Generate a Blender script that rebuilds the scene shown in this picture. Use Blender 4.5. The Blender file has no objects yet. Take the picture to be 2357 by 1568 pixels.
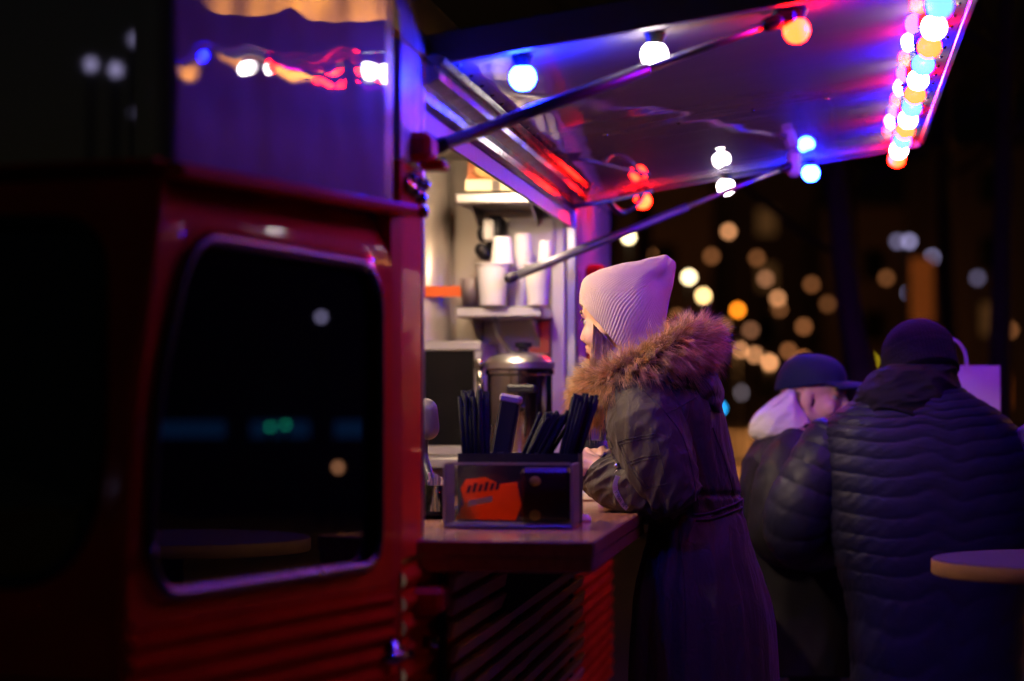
import bpy, bmesh, math, random
import numpy as np
from mathutils import Vector, Matrix, noise as mnoise

random.seed(7); RNG = np.random.default_rng(7)
scene = bpy.context.scene
COL = scene.collection

# ------------------------------------------------------------------ camera
CAM_H = 1.38
YAW = math.radians(7.44)           # the lens looks a little to the left of the van's long axis
PITCH = math.radians(1.3485)
cam_data = bpy.data.cameras.new('camera')
cam = bpy.data.objects.new('camera', cam_data); COL.objects.link(cam)
cam_data.lens = 85; cam_data.sensor_width = 36; cam_data.sensor_fit = 'HORIZONTAL'
cam_data.clip_start = 0.05; cam_data.clip_end = 2000
cam_data.dof.use_dof = True; cam_data.dof.focus_distance = 6.0; cam_data.dof.aperture_fstop = 1.75
cam.location = (0, 0, CAM_H)
cam.rotation_euler = (math.pi / 2 + PITCH, 0, YAW)
scene.camera = cam

# ------------------------------------------------------------------ night sky
world = bpy.data.worlds.new('World'); scene.world = world; world.use_nodes = True
wn = world.node_tree.nodes; wl = world.node_tree.links
bg = wn['Background']
sky = wn.new('ShaderNodeTexSky'); sky.sky_type = 'NISHITA'; sky.sun_disc = False
sky.sun_elevation = math.radians(-3); sky.sun_rotation = math.radians(200)
wl.new(sky.outputs[0], bg.inputs[0]); bg.inputs[1].default_value = 0.045

scene.view_settings.view_transform = 'Standard'; scene.view_settings.look = 'None'
scene.view_settings.exposure = 0.0; scene.view_settings.gamma = 1.0
scene.view_settings.use_curve_mapping = False
scene.render.engine = 'CYCLES'
cy = scene.cycles
cy.use_denoising = True
try: cy.denoiser = 'OPENIMAGEDENOISE'
except Exception: pass
cy.use_adaptive_sampling = False
cy.max_bounces = 7; cy.diffuse_bounces = 3; cy.glossy_bounces = 4; cy.transmission_bounces = 6; cy.transparent_max_bounces = 8
cy.caustics_reflective = False; cy.caustics_refractive = False
cy.sample_clamp_indirect = 6.0; cy.blur_glossy = 0.3
cy.use_light_tree = True

# ------------------------------------------------------------------ helpers
RV = np.array([math.cos(YAW), math.sin(YAW), 0.0])
FV = np.array([-math.sin(YAW) * math.cos(PITCH), math.cos(YAW) * math.cos(PITCH), math.sin(PITCH)])
UV_ = np.cross(RV, FV)
DV = np.array([-math.sin(YAW), math.cos(YAW), 0.0])   # level direction away from the lens
CP = np.array([0, 0, CAM_H])
FPX = 5565.0
def P(x, y, z):
    """a point of the place, from where it is sighted in the picture (2357 wide) and how far it stands"""
    return CP + RV * ((x - 1178.5) / FPX * z) - UV_ * ((y - 784) / FPX * z) + FV * z
def V(p): return Vector((float(p[0]), float(p[1]), float(p[2])))
def nrm(v):
    v = np.asarray(v, float); n = np.linalg.norm(v); return v / n if n > 1e-9 else v
def srgb(r, g, b):
    f = lambda c: c / 12.92 if c <= 0.04045 else ((c + 0.055) / 1.055) ** 2.4
    return (f(r / 255), f(g / 255), f(b / 255))

def catmull(pts, n):
    pts = np.asarray(pts, float); k = len(pts)
    t = np.linspace(0, k - 1, n); out = []
    for u in t:
        i = min(int(u), k - 2); f = u - i
        p0 = pts[max(i - 1, 0)]; p1 = pts[i]; p2 = pts[i + 1]; p3 = pts[min(i + 2, k - 1)]
        out.append(0.5 * ((2 * p1) + (-p0 + p2) * f + (2 * p0 - 5 * p1 + 4 * p2 - p3) * f * f + (-p0 + 3 * p1 - 3 * p2 + p3) * f ** 3))
    return np.array(out)

class MB:
    def __init__(s): s.v = []; s.f = []; s.n = 0
    def add(s, verts, faces):
        verts = np.asarray(verts, float)
        s.v.append(verts); o = s.n
        s.f.extend([tuple(i + o for i in f) for f in faces]); s.n += len(verts)
    def box(s, c, size, ax=None, bevel=0.0):
        c = np.asarray(c, float); h = np.asarray(size, float) / 2
        A = np.eye(3) if ax is None else np.asarray(ax, float)
        if bevel <= 0:
            sg = [(-1,-1,-1),(1,-1,-1),(1,1,-1),(-1,1,-1),(-1,-1,1),(1,-1,1),(1,1,1),(-1,1,1)]
            v = [c + A[0]*h[0]*a + A[1]*h[1]*b + A[2]*h[2]*d for a,b,d in sg]
            s.add(v, [(3,2,1,0),(4,5,6,7),(0,1,5,4),(1,2,6,5),(2,3,7,6),(3,0,4,7)])
        else:
            b = min(bevel, min(h) * 0.95); vs = []; idx = {}
            for sx in (-1,1):
                for sy in (-1,1):
                    for sz in (-1,1):
                        for k in range(3):
                            q = np.array([sx,sy,sz], float) * h
                            for j in range(3):
                                if j != k: q[j] -= np.sign(q[j]) * b
                            idx[(sx,sy,sz,k)] = len(vs); vs.append(c + A[0]*q[0] + A[1]*q[1] + A[2]*q[2])
            fs = []
            for k in range(3):
                i, j = [(1,2),(2,0),(0,1)][k]
                for sg in (-1,1):
                    ring = []
                    for (a,d) in ((-1,-1),(1,-1),(1,1),(-1,1)):
                        e = [0,0,0]; e[k] = sg; e[i] = a; e[j] = d; ring.append(idx[(e[0],e[1],e[2],k)])
                    fs.append(tuple(ring) if sg > 0 else tuple(reversed(ring)))
            for k in range(3):                       # edges along axis k
                i, j = [(1,2),(2,0),(0,1)][k]
                for a in (-1,1):
                    for d in (-1,1):
                        e0=[0,0,0]; e1=[0,0,0]; e0[i]=e1[i]=a; e0[j]=e1[j]=d; e0[k]=-1; e1[k]=1
                        q = (idx[(*e0,i)], idx[(*e1,i)], idx[(*e1,j)], idx[(*e0,j)])
                        fs.append(q if a*d < 0 else tuple(reversed(q)))
            for sx in (-1,1):
                for sy in (-1,1):
                    for sz in (-1,1):
                        t = tuple(idx[(sx,sy,sz,k)] for k in range(3))
                        fs.append(t if sx*sy*sz > 0 else tuple(reversed(t)))
            s.add(vs, fs)
    def rings(s, R, cap=True, closed=True):
        """R: (n, m, 3) rings of points"""
        R = np.asarray(R, float); n, m, _ = R.shape; f = []
        for i in range(n - 1):
            for j in range(m if closed else m - 1):
                k = (j + 1) % m
                f.append((i*m+j, i*m+k, (i+1)*m+k, (i+1)*m+j))
        v = R.reshape(-1, 3)
        if cap and closed:
            v = np.vstack([v, R[0].mean(0), R[-1].mean(0)]); a = n*m; b = n*m+1
            for j in range(m):
                k = (j + 1) % m
                f.append((k, j, a)); f.append(((n-1)*m+j, (n-1)*m+k, b))
        s.add(v, f)
    def tube(s, path, rad, seg=12, cap=True, disp=None, flat=1.0, up=None):
        path = np.asarray(path, float); n = len(path)
        rad = np.full(n, rad) if np.isscalar(rad) else np.asarray(rad, float)
        T = np.gradient(path, axis=0); T /= np.linalg.norm(T, axis=1)[:, None] + 1e-12
        u = np.array([0,0,1.0]) if up is None else np.asarray(up, float)
        if abs(np.dot(u, T[0])) > 0.95: u = np.array([1.0, 0, 0])
        A = nrm(u - T[0] * np.dot(u, T[0])); R = []
        th = np.linspace(0, 2*np.pi, seg, endpoint=False)
        for i in range(n):
            A = nrm(A - T[i] * np.dot(A, T[i])); B = np.cross(T[i], A)
            r = rad[i]
            rr = np.full(seg, r) if disp is None else r + np.array([disp(i/(n-1), a) for a in th])
            R.append(path[i] + (np.cos(th)*rr)[:,None]*A + (np.sin(th)*rr*flat)[:,None]*B)
        s.rings(np.array(R), cap)
    def capsule(s, p0, p1, r0, r1=None, seg=14):
        r1 = r0 if r1 is None else r1
        p0 = np.asarray(p0, float); p1 = np.asarray(p1, float); d = nrm(p1 - p0)
        pa, ra = [], []
        for a in (80, 60, 40, 20): pa.append(p0 - d*r0*math.sin(math.radians(a))); ra.append(r0*math.cos(math.radians(a)))
        pa.append(p0); ra.append(r0); pa.append(p1); ra.append(r1)
        for a in (20, 40, 60, 80): pa.append(p1 + d*r1*math.sin(math.radians(a))); ra.append(r1*math.cos(math.radians(a)))
        u = np.array([0,0,1.0]) if abs(d[2]) < 0.9 else np.array([1.0,0,0])
        A = nrm(u - d*np.dot(u, d)); B = np.cross(d, A); th = np.linspace(0, 2*np.pi, seg, endpoint=False)
        s.rings(np.array([p + (np.cos(th)*r)[:,None]*A + (np.sin(th)*r)[:,None]*B for p, r in zip(pa, ra)]))
    def ellipsoid(s, c, ax, seg=24, rin=14):
        c = np.asarray(c, float); ax = np.asarray(ax, float)
        th = np.linspace(0, 2*np.pi, seg, endpoint=False); R = []
        for ph in np.linspace(-math.pi/2 + 0.08, math.pi/2 - 0.08, rin):
            R.append(c + (np.cos(th)*math.cos(ph))[:,None]*ax[0] + (np.sin(th)*math.cos(ph))[:,None]*ax[1] + math.sin(ph)*ax[2])
        s.rings(np.array(R))
    def lathe(s, prof, c=(0,0,0), seg=32, ax=None, cap=True):
        A = np.eye(3) if ax is None else np.asarray(ax, float)
        th = np.linspace(0, 2*np.pi, seg, endpoint=False); c = np.asarray(c, float)
        s.rings(np.array([c + (np.cos(th)*r)[:,None]*A[0] + (np.sin(th)*r)[:,None]*A[1] + z*A[2] for r, z in prof]), cap)
    def prism(s, poly, d):
        """poly: list of 3D points in order, d: extrusion vector"""
        poly = np.asarray(poly, float); n = len(poly); d = np.asarray(d, float)
        s.add(np.vstack([poly, poly + d]), [tuple(reversed(range(n))), tuple(range(n, 2*n))] + [(i, (i+1)%n, (i+1)%n+n, i+n) for i in range(n)])
    def quad(s, a, b, c, d): s.add([a, b, c, d], [(0,1,2,3)])
    def grid(s, G):
        G = np.asarray(G, float); n, m, _ = G.shape
        s.add(G.reshape(-1,3), [(i*m+j, i*m+j+1, (i+1)*m+j+1, (i+1)*m+j) for i in range(n-1) for j in range(m-1)])
    def mesh(s, name='m'):
        me = bpy.data.meshes.new(name)
        me.from_pydata(np.vstack(s.v).tolist(), [], s.f); me.update()
        bm = bmesh.new(); bm.from_mesh(me); bmesh.ops.recalc_face_normals(bm, faces=bm.faces[:]); bm.to_mesh(me); bm.free()
        return me
    def build(s, name, mat, parent=None, smooth=False, sharp=None):
        return obj(name, s.mesh(name), mat, parent, smooth, sharp)

def obj(name, me, mat, parent=None, smooth=False, sharp=None):
    if mat is not None and len(me.materials) == 0: me.materials.append(mat)
    if smooth or sharp is not None:
        me.polygons.foreach_set('use_smooth', [True] * len(me.polygons))
        if sharp is not None: me.set_sharp_from_angle(angle=math.radians(sharp))
    o = bpy.data.objects.new(name, me); COL.objects.link(o)
    if parent is not None:
        o.parent = parent
        if parent.type == 'EMPTY' and not parent.get('_local'):
            o.matrix_parent_inverse = Matrix.Translation(parent.location).inverted()
    return o
def tag(o, label=None, cat=None, group=None, kind=None):
    if label: o['label'] = label
    if cat: o['category'] = cat
    if group: o['group'] = group
    if kind: o['kind'] = kind
    return o
def thing(name, label, cat, loc=(0,0,0), group=None):
    e = bpy.data.objects.new(name, None); COL.objects.link(e); e.empty_display_size = 0.05
    e.location = V(loc); return tag(e, label, cat, group)
def local_thing(*a, **k):
    e = thing(*a, **k); e['_local'] = 1; return e
def copy_tree(o, parent=None):
    c = o.copy(); COL.objects.link(c); c.parent = parent
    for ch in o.children: copy_tree(ch, c)
    return c
def fuse(mb, voxel, smooth=4):
    me = mb.mesh('tmp'); t = bpy.data.objects.new('tmp', me); COL.objects.link(t)
    m = t.modifiers.new('r', 'REMESH'); m.mode = 'VOXEL'; m.voxel_size = voxel; m.adaptivity = 0
    if smooth:
        q = t.modifiers.new('s', 'SMOOTH'); q.factor = 0.5; q.iterations = smooth
    dg = bpy.context.evaluated_depsgraph_get()
    out = bpy.data.meshes.new_from_object(t.evaluated_get(dg))
    bpy.data.objects.remove(t); bpy.data.meshes.remove(me)
    return out
def N3(x, y, z): return mnoise.noise(Vector((x, y, z)))

# ------------------------------------------------------------------ materials
def mat(name, col, rough=0.5, metal=0.0, spec=0.5, var=0.15, vs=8.0, bump=0.0, bs=60.0, coat=0.0, crough=0.05, rvar=0.1, sheen=0.0, aniso=0.0, arot=0.0, stretch=None, detail=4, trans=0.0, ior=1.45, alpha=1.0, wave=None, sss=0.0, cior=1.5, bump2=0.0, bs2=30.0):
    m = bpy.data.materials.new(name); m.use_nodes = True
    nt = m.node_tree; nd = nt.nodes; lk = nt.links; b = nd['Principled BSDF']
    c = tuple(col) + (1,)
    tc = nd.new('ShaderNodeTexCoord'); mp = nd.new('ShaderNodeMapping'); lk.new(tc.outputs['Object'], mp.inputs[0])
    if stretch: mp.inputs['Scale'].default_value = stretch
    nz = nd.new('ShaderNodeTexNoise'); nz.inputs['Scale'].default_value = vs; nz.inputs['Detail'].default_value = detail
    lk.new(mp.outputs[0], nz.inputs['Vector'])
    mx = nd.new('ShaderNodeMix'); mx.data_type = 'RGBA'
    mx.inputs[6].default_value = tuple(max(0, x*(1-var)) for x in col) + (1,)
    mx.inputs[7].default_value = tuple(min(1, x*(1+var)) for x in col) + (1,)
    lk.new(nz.outputs[0], mx.inputs[0]); lk.new(mx.outputs[2], b.inputs['Base Color'])
    mr = nd.new('ShaderNodeMapRange'); mr.inputs[3].default_value = max(0.0, rough - rvar); mr.inputs[4].default_value = min(1, rough + rvar)
    lk.new(nz.outputs[0], mr.inputs[0]); lk.new(mr.outputs[0], b.inputs['Roughness'])
    b.inputs['Metallic'].default_value = metal; b.inputs['Specular IOR Level'].default_value = spec
    b.inputs['Coat Weight'].default_value = coat; b.inputs['Coat IOR'].default_value = cior; b.inputs['Coat Roughness'].default_value = crough
    b.inputs['Sheen Weight'].default_value = sheen; b.inputs['IOR'].default_value = ior
    b.inputs['Anisotropic'].default_value = aniso; b.inputs['Anisotropic Rotation'].default_value = arot
    b.inputs['Transmission Weight'].default_value = trans; b.inputs['Alpha'].default_value = alpha
    if sss: b.inputs['Subsurface Weight'].default_value = sss; b.inputs['Subsurface Radius'].default_value = (0.01, 0.004, 0.002)
    if bump > 0:
        n2 = nd.new('ShaderNodeTexNoise'); n2.inputs['Scale'].default_value = bs; n2.inputs['Detail'].default_value = 3
        lk.new(mp.outputs[0], n2.inputs['Vector'])
        bp = nd.new('ShaderNodeBump'); bp.inputs['Strength'].default_value = bump; bp.inputs['Distance'].default_value = 0.01
        lk.new(n2.outputs[0], bp.inputs['Height']); lk.new(bp.outputs[0], b.inputs['Normal'])
        if bump2 > 0:
            n3 = nd.new('ShaderNodeTexNoise'); n3.inputs['Scale'].default_value = bs2; n3.inputs['Detail'].default_value = 2; n3.inputs['Distortion'].default_value = 1.2
            m3 = nd.new('ShaderNodeMapping'); m3.inputs['Scale'].default_value = (1, 1, 0.45); lk.new(tc.outputs['Object'], m3.inputs[0]); lk.new(m3.outputs[0], n3.inputs['Vector'])
            ab = nd.new('ShaderNodeMath'); ab.operation = 'SUBTRACT'; ab.inputs[1].default_value = 0.5; a2 = nd.new('ShaderNodeMath'); a2.operation = 'ABSOLUTE'; lk.new(n3.outputs[0], ab.inputs[0]); lk.new(ab.outputs[0], a2.inputs[0])
            b3 = nd.new('ShaderNodeBump'); b3.invert = True; b3.inputs['Strength'].default_value = bump2; b3.inputs['Distance'].default_value = 0.02; lk.new(a2.outputs[0], b3.inputs['Height']); lk.new(b3.outputs[0], bp.inputs['Normal'])
    return m
def emit(name, col, strength):
    m = bpy.data.materials.new(name); m.use_nodes = True
    b = m.node_tree.nodes['Principled BSDF']
    b.inputs['Base Color'].default_value = (min(1, col[0]*.5+.1), min(1, col[1]*.5+.1), min(1, col[2]*.5+.1), 1); b.inputs['Roughness'].default_value = 0.3
    b.inputs['Emission Color'].default_value = tuple(col) + (1,); b.inputs['Emission Strength'].default_value = strength
    return m

M = {}
M['red'] = mat('red_paint', (0.66, 0.052, 0.006), 0.55, spec=0.02, coat=0.24, crough=0.05, cior=1.5, var=0.3, vs=5, detail=8, bump=0.07, bs=4)
M['red_trim'] = mat('red_trim', (0.6, 0.032, 0.008), 0.5, spec=0.1, coat=0.2, var=0.1)
M['silver'] = mat('silver_paint', (0.17, 0.15, 0.18), 0.55, spec=0.1, coat=1.0, crough=0.02, var=0.2, vs=2, bump=0.5, bs=3.0, rvar=0.04, cior=2.2)
M['cream'] = mat('cream_paint', (0.55, 0.52, 0.56), 0.3, metal=0.2, coat=0.5, crough=0.06, var=0.08, vs=3, bump=0.05, bs=4)
M['canopy'] = mat('canopy_sheet', (0.34, 0.30, 0.31), 0.6, metal=0.0, spec=0.2, coat=1.0, crough=0.012, cior=1.75, var=0.15, vs=5, bump=0.004, bs=25, rvar=0.1, stretch=(0.5, 3.0, 1.0))
M['canopy_frame'] = mat('canopy_frame', (0.22, 0.2, 0.22), 0.4, metal=0.4, var=0.15)
M['chrome'] = mat('chrome', (0.24, 0.215, 0.19), 0.15, metal=1.0, var=0.15, vs=12, bump=0.12, bs=9)
M['steel'] = mat('brushed_steel', (0.5, 0.48, 0.47), 0.33, metal=1.0, var=0.12, vs=10, stretch=(1, 1, 14), bump=0.02)
M['dark_metal'] = mat('dark_metal', (0.035, 0.035, 0.04), 0.38, metal=0.5, var=0.2)
M['strut'] = mat('strut_paint', (0.16, 0.16, 0.18), 0.35, metal=0.6, var=0.15, vs=12)
M['glass_black'] = mat('tinted_glass', (0.004, 0.004, 0.006), 0.012, spec=0.6, var=0.1, rvar=0.01)  # opaque black: the dark of unlit rooms is put into the glass
M['rubber'] = mat('black_rubber', (0.012, 0.012, 0.013), 0.3, spec=0.5, var=0.2, rvar=0.1, bump=0.02)
M['inner'] = mat('interior_panel', (0.48, 0.41, 0.35), 0.35, metal=0.35, var=0.12, vs=3, bump=0.05, bs=6)
M['orange'] = mat('orange_plastic', (0.75, 0.12, 0.015), 0.4, var=0.08)
M['wood'] = mat('counter_wood', (0.36, 0.15, 0.075), 0.22, coat=0.5, crough=0.1, var=0.4, vs=9, stretch=(6, 0.6, 6), bump=0.03, bs=30)
M['slat'] = mat('weathered_slat', (0.45, 0.18, 0.11), 0.5, var=0.5, vs=10, stretch=(4, 0.5, 4), bump=0.15, bs=30, coat=0.15)
M['paper'] = mat('white_paper', (0.78, 0.74, 0.70), 0.6, var=0.04, vs=20)
M['black_plastic'] = mat('black_plastic', (0.008, 0.008, 0.011), 0.45, spec=0.3, var=0.2)
M['straw'] = mat('straw_plastic', (0.0025, 0.0025, 0.005), 0.75, spec=0.12, var=0.2)
M['acrylic'] = mat('clear_acrylic', (0.9, 0.9, 0.92), 0.08, trans=1.0, ior=1.3, var=0.02, rvar=0.05)
M['frost'] = mat('acrylic_edge', (0.32, 0.24, 0.23), 0.35, trans=0.5, var=0.05)
M['card_orange'] = mat('orange_card', (0.85, 0.17, 0.01), 0.5, var=0.12, vs=14)
M['birch'] = mat('birch_stick', (0.72, 0.52, 0.32), 0.55, var=0.2, vs=30, stretch=(3, 3, 0.5))
M['glass'] = mat('clear_glass', (0.95, 0.95, 0.95), 0.03, trans=1.0, ior=1.35, var=0.01, rvar=0.02)
M['carton'] = mat('cream_carton', (0.72, 0.62, 0.38), 0.6, var=0.1)
M['green'] = mat('green_carton', (0.62, 0.72, 0.25), 0.6, var=0.1)
M['bag_orange'] = mat('snack_bag', (0.85, 0.28, 0.13), 0.28, var=0.35, vs=10, bump=0.3, bs=18, spec=0.7)
M['gold'] = mat('snack_print', (0.72, 0.42, 0.16), 0.35, var=0.4, vs=25)
M['black'] = mat('black_gloss', (0.006, 0.006, 0.006), 0.12, spec=0.2, var=0.2)
M['skin'] = mat('skin', (0.72, 0.42, 0.31), 0.45, var=0.07, vs=25, bump=0.02, bs=250, sss=0.12)
M['lip'] = mat('lip_skin', (0.6, 0.22, 0.19), 0.35, var=0.08)
M['eye'] = mat('eye_white', (0.4, 0.36, 0.34), 0.25, var=0.03)
M['iris'] = mat('dark_iris', (0.03, 0.02, 0.015), 0.1, var=0.1)
M['brow'] = mat('brow_hair', (0.16, 0.09, 0.05), 0.7, var=0.2)
M['beanie'] = mat('ribbed_knit', (0.60, 0.455, 0.32), 0.85, var=0.07, vs=40, bump=0.25, bs=420, sheen=0.3)
M['olive'] = mat('olive_cotton', (0.047, 0.036, 0.021), 0.62, var=0.14, vs=18, bump=0.12, bs=500, sheen=0.08, spec=0.25, bump2=0.35, bs2=30)
M['olive_seam'] = mat('olive_seam', (0.026, 0.02, 0.012), 0.7, var=0.2, vs=40, bump=0.3, bs=300)
M['navy_nylon'] = mat('navy_nylon', (0.013, 0.013, 0.036), 0.5, var=0.15, vs=14, bump=0.22, bs=26, spec=0.35, rvar=0.08)
M['black_fleece'] = mat('black_fleece', (0.009, 0.007, 0.010), 0.85, var=0.2, bump=0.2, bs=300, sheen=0.03, spec=0.2)
M['black_knit'] = mat('black_knit', (0.011, 0.008, 0.013), 0.9, var=0.2, bump=0.5, bs=200, sheen=0.03, spec=0.2)
M['navy_cap'] = mat('navy_cap', (0.010, 0.014, 0.055), 0.75, var=0.15, bump=0.15, bs=300, sheen=0.04, spec=0.2)
M['white_fleece'] = mat('white_fleece', (0.72, 0.70, 0.74), 0.8, var=0.05, bump=0.2, bs=160, sheen=0.3)
M['dark_jacket'] = mat('dark_jacket', (0.013, 0.011, 0.018), 0.55, spec=0.3, var=0.2, vs=10, bump=0.2, bs=25)
M['denim'] = mat('dark_denim', (0.02, 0.022, 0.035), 0.75, var=0.2, bump=0.1, bs=200)
M['boot'] = mat('boot_leather', (0.02, 0.015, 0.012), 0.5, var=0.3)
M['zip'] = mat('zip_metal', (0.75, 0.7, 0.68), 0.2, metal=1.0, var=0.1)
M['tape'] = mat('zip_tape', (0.26, 0.19, 0.18), 0.6, var=0.08)
M['ink'] = mat('dark_ink', (0.015, 0.01, 0.01), 0.6, var=0.1)
M['table'] = mat('table_laminate', (0.055, 0.036, 0.065), 0.75, spec=0.02, var=0.25, vs=9, detail=8)
M['table_edge'] = mat('table_edge', (0.24, 0.115, 0.03), 0.65, spec=0.1, var=0.25, vs=20)
M['bark'] = mat('tree_bark', (0.06, 0.045, 0.04), 0.85, var=0.4, vs=12, bump=0.5, bs=30)
M['asphalt'] = mat('street_asphalt', (0.06, 0.055, 0.05), 0.8, var=0.3, vs=1.5, bump=0.2, bs=120)
M['paving'] = mat('square_paving', (0.26, 0.2, 0.15), 0.75, var=0.25, vs=0.6, bump=0.15, bs=80)
M['ochre'] = mat('ochre_render', (0.55, 0.3, 0.07), 0.8, var=0.2, vs=0.8, bump=0.1, bs=20)
M['stone'] = mat('dark_stone', (0.12, 0.10, 0.09), 0.8, var=0.25, vs=1.2)
M['kraft'] = mat('white_kraft', (0.72, 0.66, 0.74), 0.65, var=0.06, vs=15, bump=0.06, bs=10)
M['cable'] = mat('cable_black', (0.01, 0.01, 0.012), 0.4)

def thin_clear(name, rough=0.03, tint=(0.96, 0.96, 0.97)):
    m = bpy.data.materials.new(name); m.use_nodes = True; nd = m.node_tree.nodes; lk = m.node_tree.links
    nd.remove(nd['Principled BSDF']); t = nd.new('ShaderNodeBsdfTransparent'); t.inputs[0].default_value = (*tint, 1)
    gl = nd.new('ShaderNodeBsdfGlossy'); fr = nd.new('ShaderNodeFresnel'); fr.inputs[0].default_value = 1.45; mx = nd.new('ShaderNodeMixShader')
    nz = nd.new('ShaderNodeTexNoise'); nz.inputs['Scale'].default_value = 30; mr = nd.new('ShaderNodeMapRange'); mr.inputs[3].default_value = rough; mr.inputs[4].default_value = rough + 0.08
    lk.new(nz.outputs[0], mr.inputs[0]); lk.new(mr.outputs[0], gl.inputs['Roughness'])
    lk.new(fr.outputs[0], mx.inputs[0]); lk.new(t.outputs[0], mx.inputs[1]); lk.new(gl.outputs[0], mx.inputs[2]); lk.new(mx.outputs[0], nd['Material Output'].inputs[0]); return m
M['acrylic'] = thin_clear('clear_acrylic'); M['glass'] = thin_clear('clear_glass', 0.02)

M['grey_plastic'] = mat('grey_plastic', (0.07, 0.06, 0.062), 0.45, var=0.1)
_n = M['card_orange'].node_tree; _b = _n.nodes['Principled BSDF']; _t = _n.nodes.new('ShaderNodeBsdfTranslucent'); _t.inputs[0].default_value = (0.95, 0.20, 0.01, 1); _x = _n.nodes.new('ShaderNodeMixShader'); _x.inputs[0].default_value = 0.6
_n.links.new(_b.outputs[0], _x.inputs[1]); _n.links.new(_t.outputs[0], _x.inputs[2]); _n.links.new(_x.outputs[0], _n.nodes['Material Output'].inputs[0])
M['red_worn'] = mat('red_paint_worn', (0.55, 0.042, 0.006), 0.7, spec=0.0, var=0.35, vs=6, bump=0.08, bs=20)
M['valance'] = mat('valance_sheet', (0.22, 0.18, 0.16), 0.45, metal=0.5, var=0.25, vs=14, bump=0.08, bs=12)

# ================================================================== ground
def strip(name, x0, x1, y0, y1, z, m):
    g = MB(); g.box(((x0+x1)/2, (y0+y1)/2, z - 0.05), (x1-x0, y1-y0, 0.1)); o = g.build(name, m); tag(o, kind='structure'); return o
strip('ground', -400, 400, -60, 900, 0.0, M['asphalt'])
strip('square_paving', -9, 9.5, -6, 30, 0.004, M['paving'])
strip('promenade', -6, 40, 34, 320, 0.004, M['paving'])

# ================================================================== food truck
XW = -0.80
truck = thing('food_truck', 'old red and silver corrugated food van with open service hatch', 'food truck', (-1.5, 6.5, 0))
D0 = np.array([XW, 4.50, 0.0]); dd = np.array([0.2453, 0.9694, 0]); nn = np.array([0.9694, -0.2453, 0])
def W(s, z, off=0.0): return D0 - dd*s + nn*off + np.array([0, 0, z])
def s_corner(z): return float(np.interp(z, [0.3, 0.9, 1.19, 1.39, 1.73], [1.0, 1.0, 0.985, 0.96, 0.88]))

def round_poly(pts, r, n=6):
    """rounded corners for a 2D polygon"""
    out = []; k = len(pts); pts = [np.array(p, float) for p in pts]
    for i in range(k):
        p = pts[i]; a = pts[i-1]; b = pts[(i+1) % k]; rr = r[i] if hasattr(r, '__len__') else r
        u = nrm(a - p); w = nrm(b - p)
        p0 = p + u*rr; p2 = p + w*rr
        for j in range(n + 1):
            t = j / n; out.append((1-t)**2*p0 + 2*t*(1-t)*p + t*t*p2)
    return np.array(out)
def resample(loop, n):
    loop = np.vstack([loop, loop[:1]]); d = np.r_[0, np.cumsum(np.linalg.norm(np.diff(loop, axis=0), axis=1))]
    t = np.linspace(0, d[-1], n, endpoint=False)
    return np.stack([np.interp(t, d, loop[:, i]) for i in range(loop.shape[1])], 1)
def panel_with_hole(fn, hole, outer_fn, n=96, flange=0.016, depth=0.012):
    """radial strip from a rounded window hole to the outline of its panel"""
    c = hole.mean(0); rings = []
    outl = []
    for p in hole:
        d = nrm(p - c); outl.append(outer_fn(c, d))
    outl = np.array(outl)
    rows = [(0.0, -depth), (0.0001, -0.002)]
    R = [[fn(p[0], p[1], -depth) for p in hole], [fn(p[0], p[1], 0.004) for p in hole]]
    for t, o in ((0.1, 0.006), (0.2, 0.0), (0.35, 0.0), (0.5, 0.0), (0.65, 0.0), (0.8, 0.0), (0.9, 0.0), (1.0, 0.0)):
        R.append([fn(*(h*(1-t) + q*t), o) for h, q in zip(hole, outl)])
    return np.array(R)

# door of the cab -------------------------------------------------------------
win = resample(round_poly([(0.105, 1.071), (0.105, 1.622), (0.815, 1.637), (0.915, 1.40), (0.945, 1.19), (0.935, 1.074)], [0.07, 0.10, 0.09, 0.06, 0.06, 0.09]), 120)
DB, DT = 1.03, 1.722
def door_outer(c, d):
    best = 9
    lo, hi = 0.0, 3.0
    for _ in range(40):
        m = (lo + hi)/2; q = c + d*m
        if 0.036 < q[0] < s_corner(q[1]) and DB < q[1] < DT: lo = m
        else: hi = m
    return c + d*lo
def Wd(s, z, off=0.0): return W(s, z, off - 0.045*max(0.0, (z - 1.615)/0.107)**2)
g = MB(); g.rings(panel_with_hole(Wd, win, door_outer), cap=False)
door = g.build('cab_door', M['red'], truck, sharp=35)
g = MB(); g.tube([W(p[0], p[1], 0.004) for p in np.vstack([win, win[:1]])], 0.0105, 8, cap=False); g.build('window_seal', M['rubber'], door, smooth=True)
g = MB()
inner = win.mean(0) + (win - win.mean(0))*0.995
g.add([W(p[0], p[1], -0.008) for p in inner], [tuple(range(len(inner)))]); g.build('window_glass', M['glass_black'], door)
# corrugated lower skin of the door
def corr(z, pitch=0.036, amp=0.0085):
    return amp*(0.5 + 0.5*math.cos(2*math.pi*z/pitch))**0.8
zs = np.arange(0.36, DB + 0.0005, 0.003)
g = MB(); g.grid([[W(s_corner(z)*t + 0.036*(1-t), z, corr(z) if z < DB - 0.02 else 0.0) for t in np.linspace(0, 1, 8)] for z in zs])
g.build('corrugated_door_skin', M['red_worn'], truck, smooth=True)
g = MB()
g.tube([W(0.055, 0.905, 0.02), W(0.055, 0.905, 0.045), W(0.10, 0.905, 0.05), W(0.17, 0.905, 0.045)], 0.009, 10)
g.lathe([(0.0, 0.0), (0.024, 0.0), (0.022, 0.012), (0, 0.014)], W(0.055, 0.905, 0.006), 20, ax=[dd, np.array([0,0,1.0]), nn]); g.build('door_handle', M['chrome'], door, smooth=True)
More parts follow.
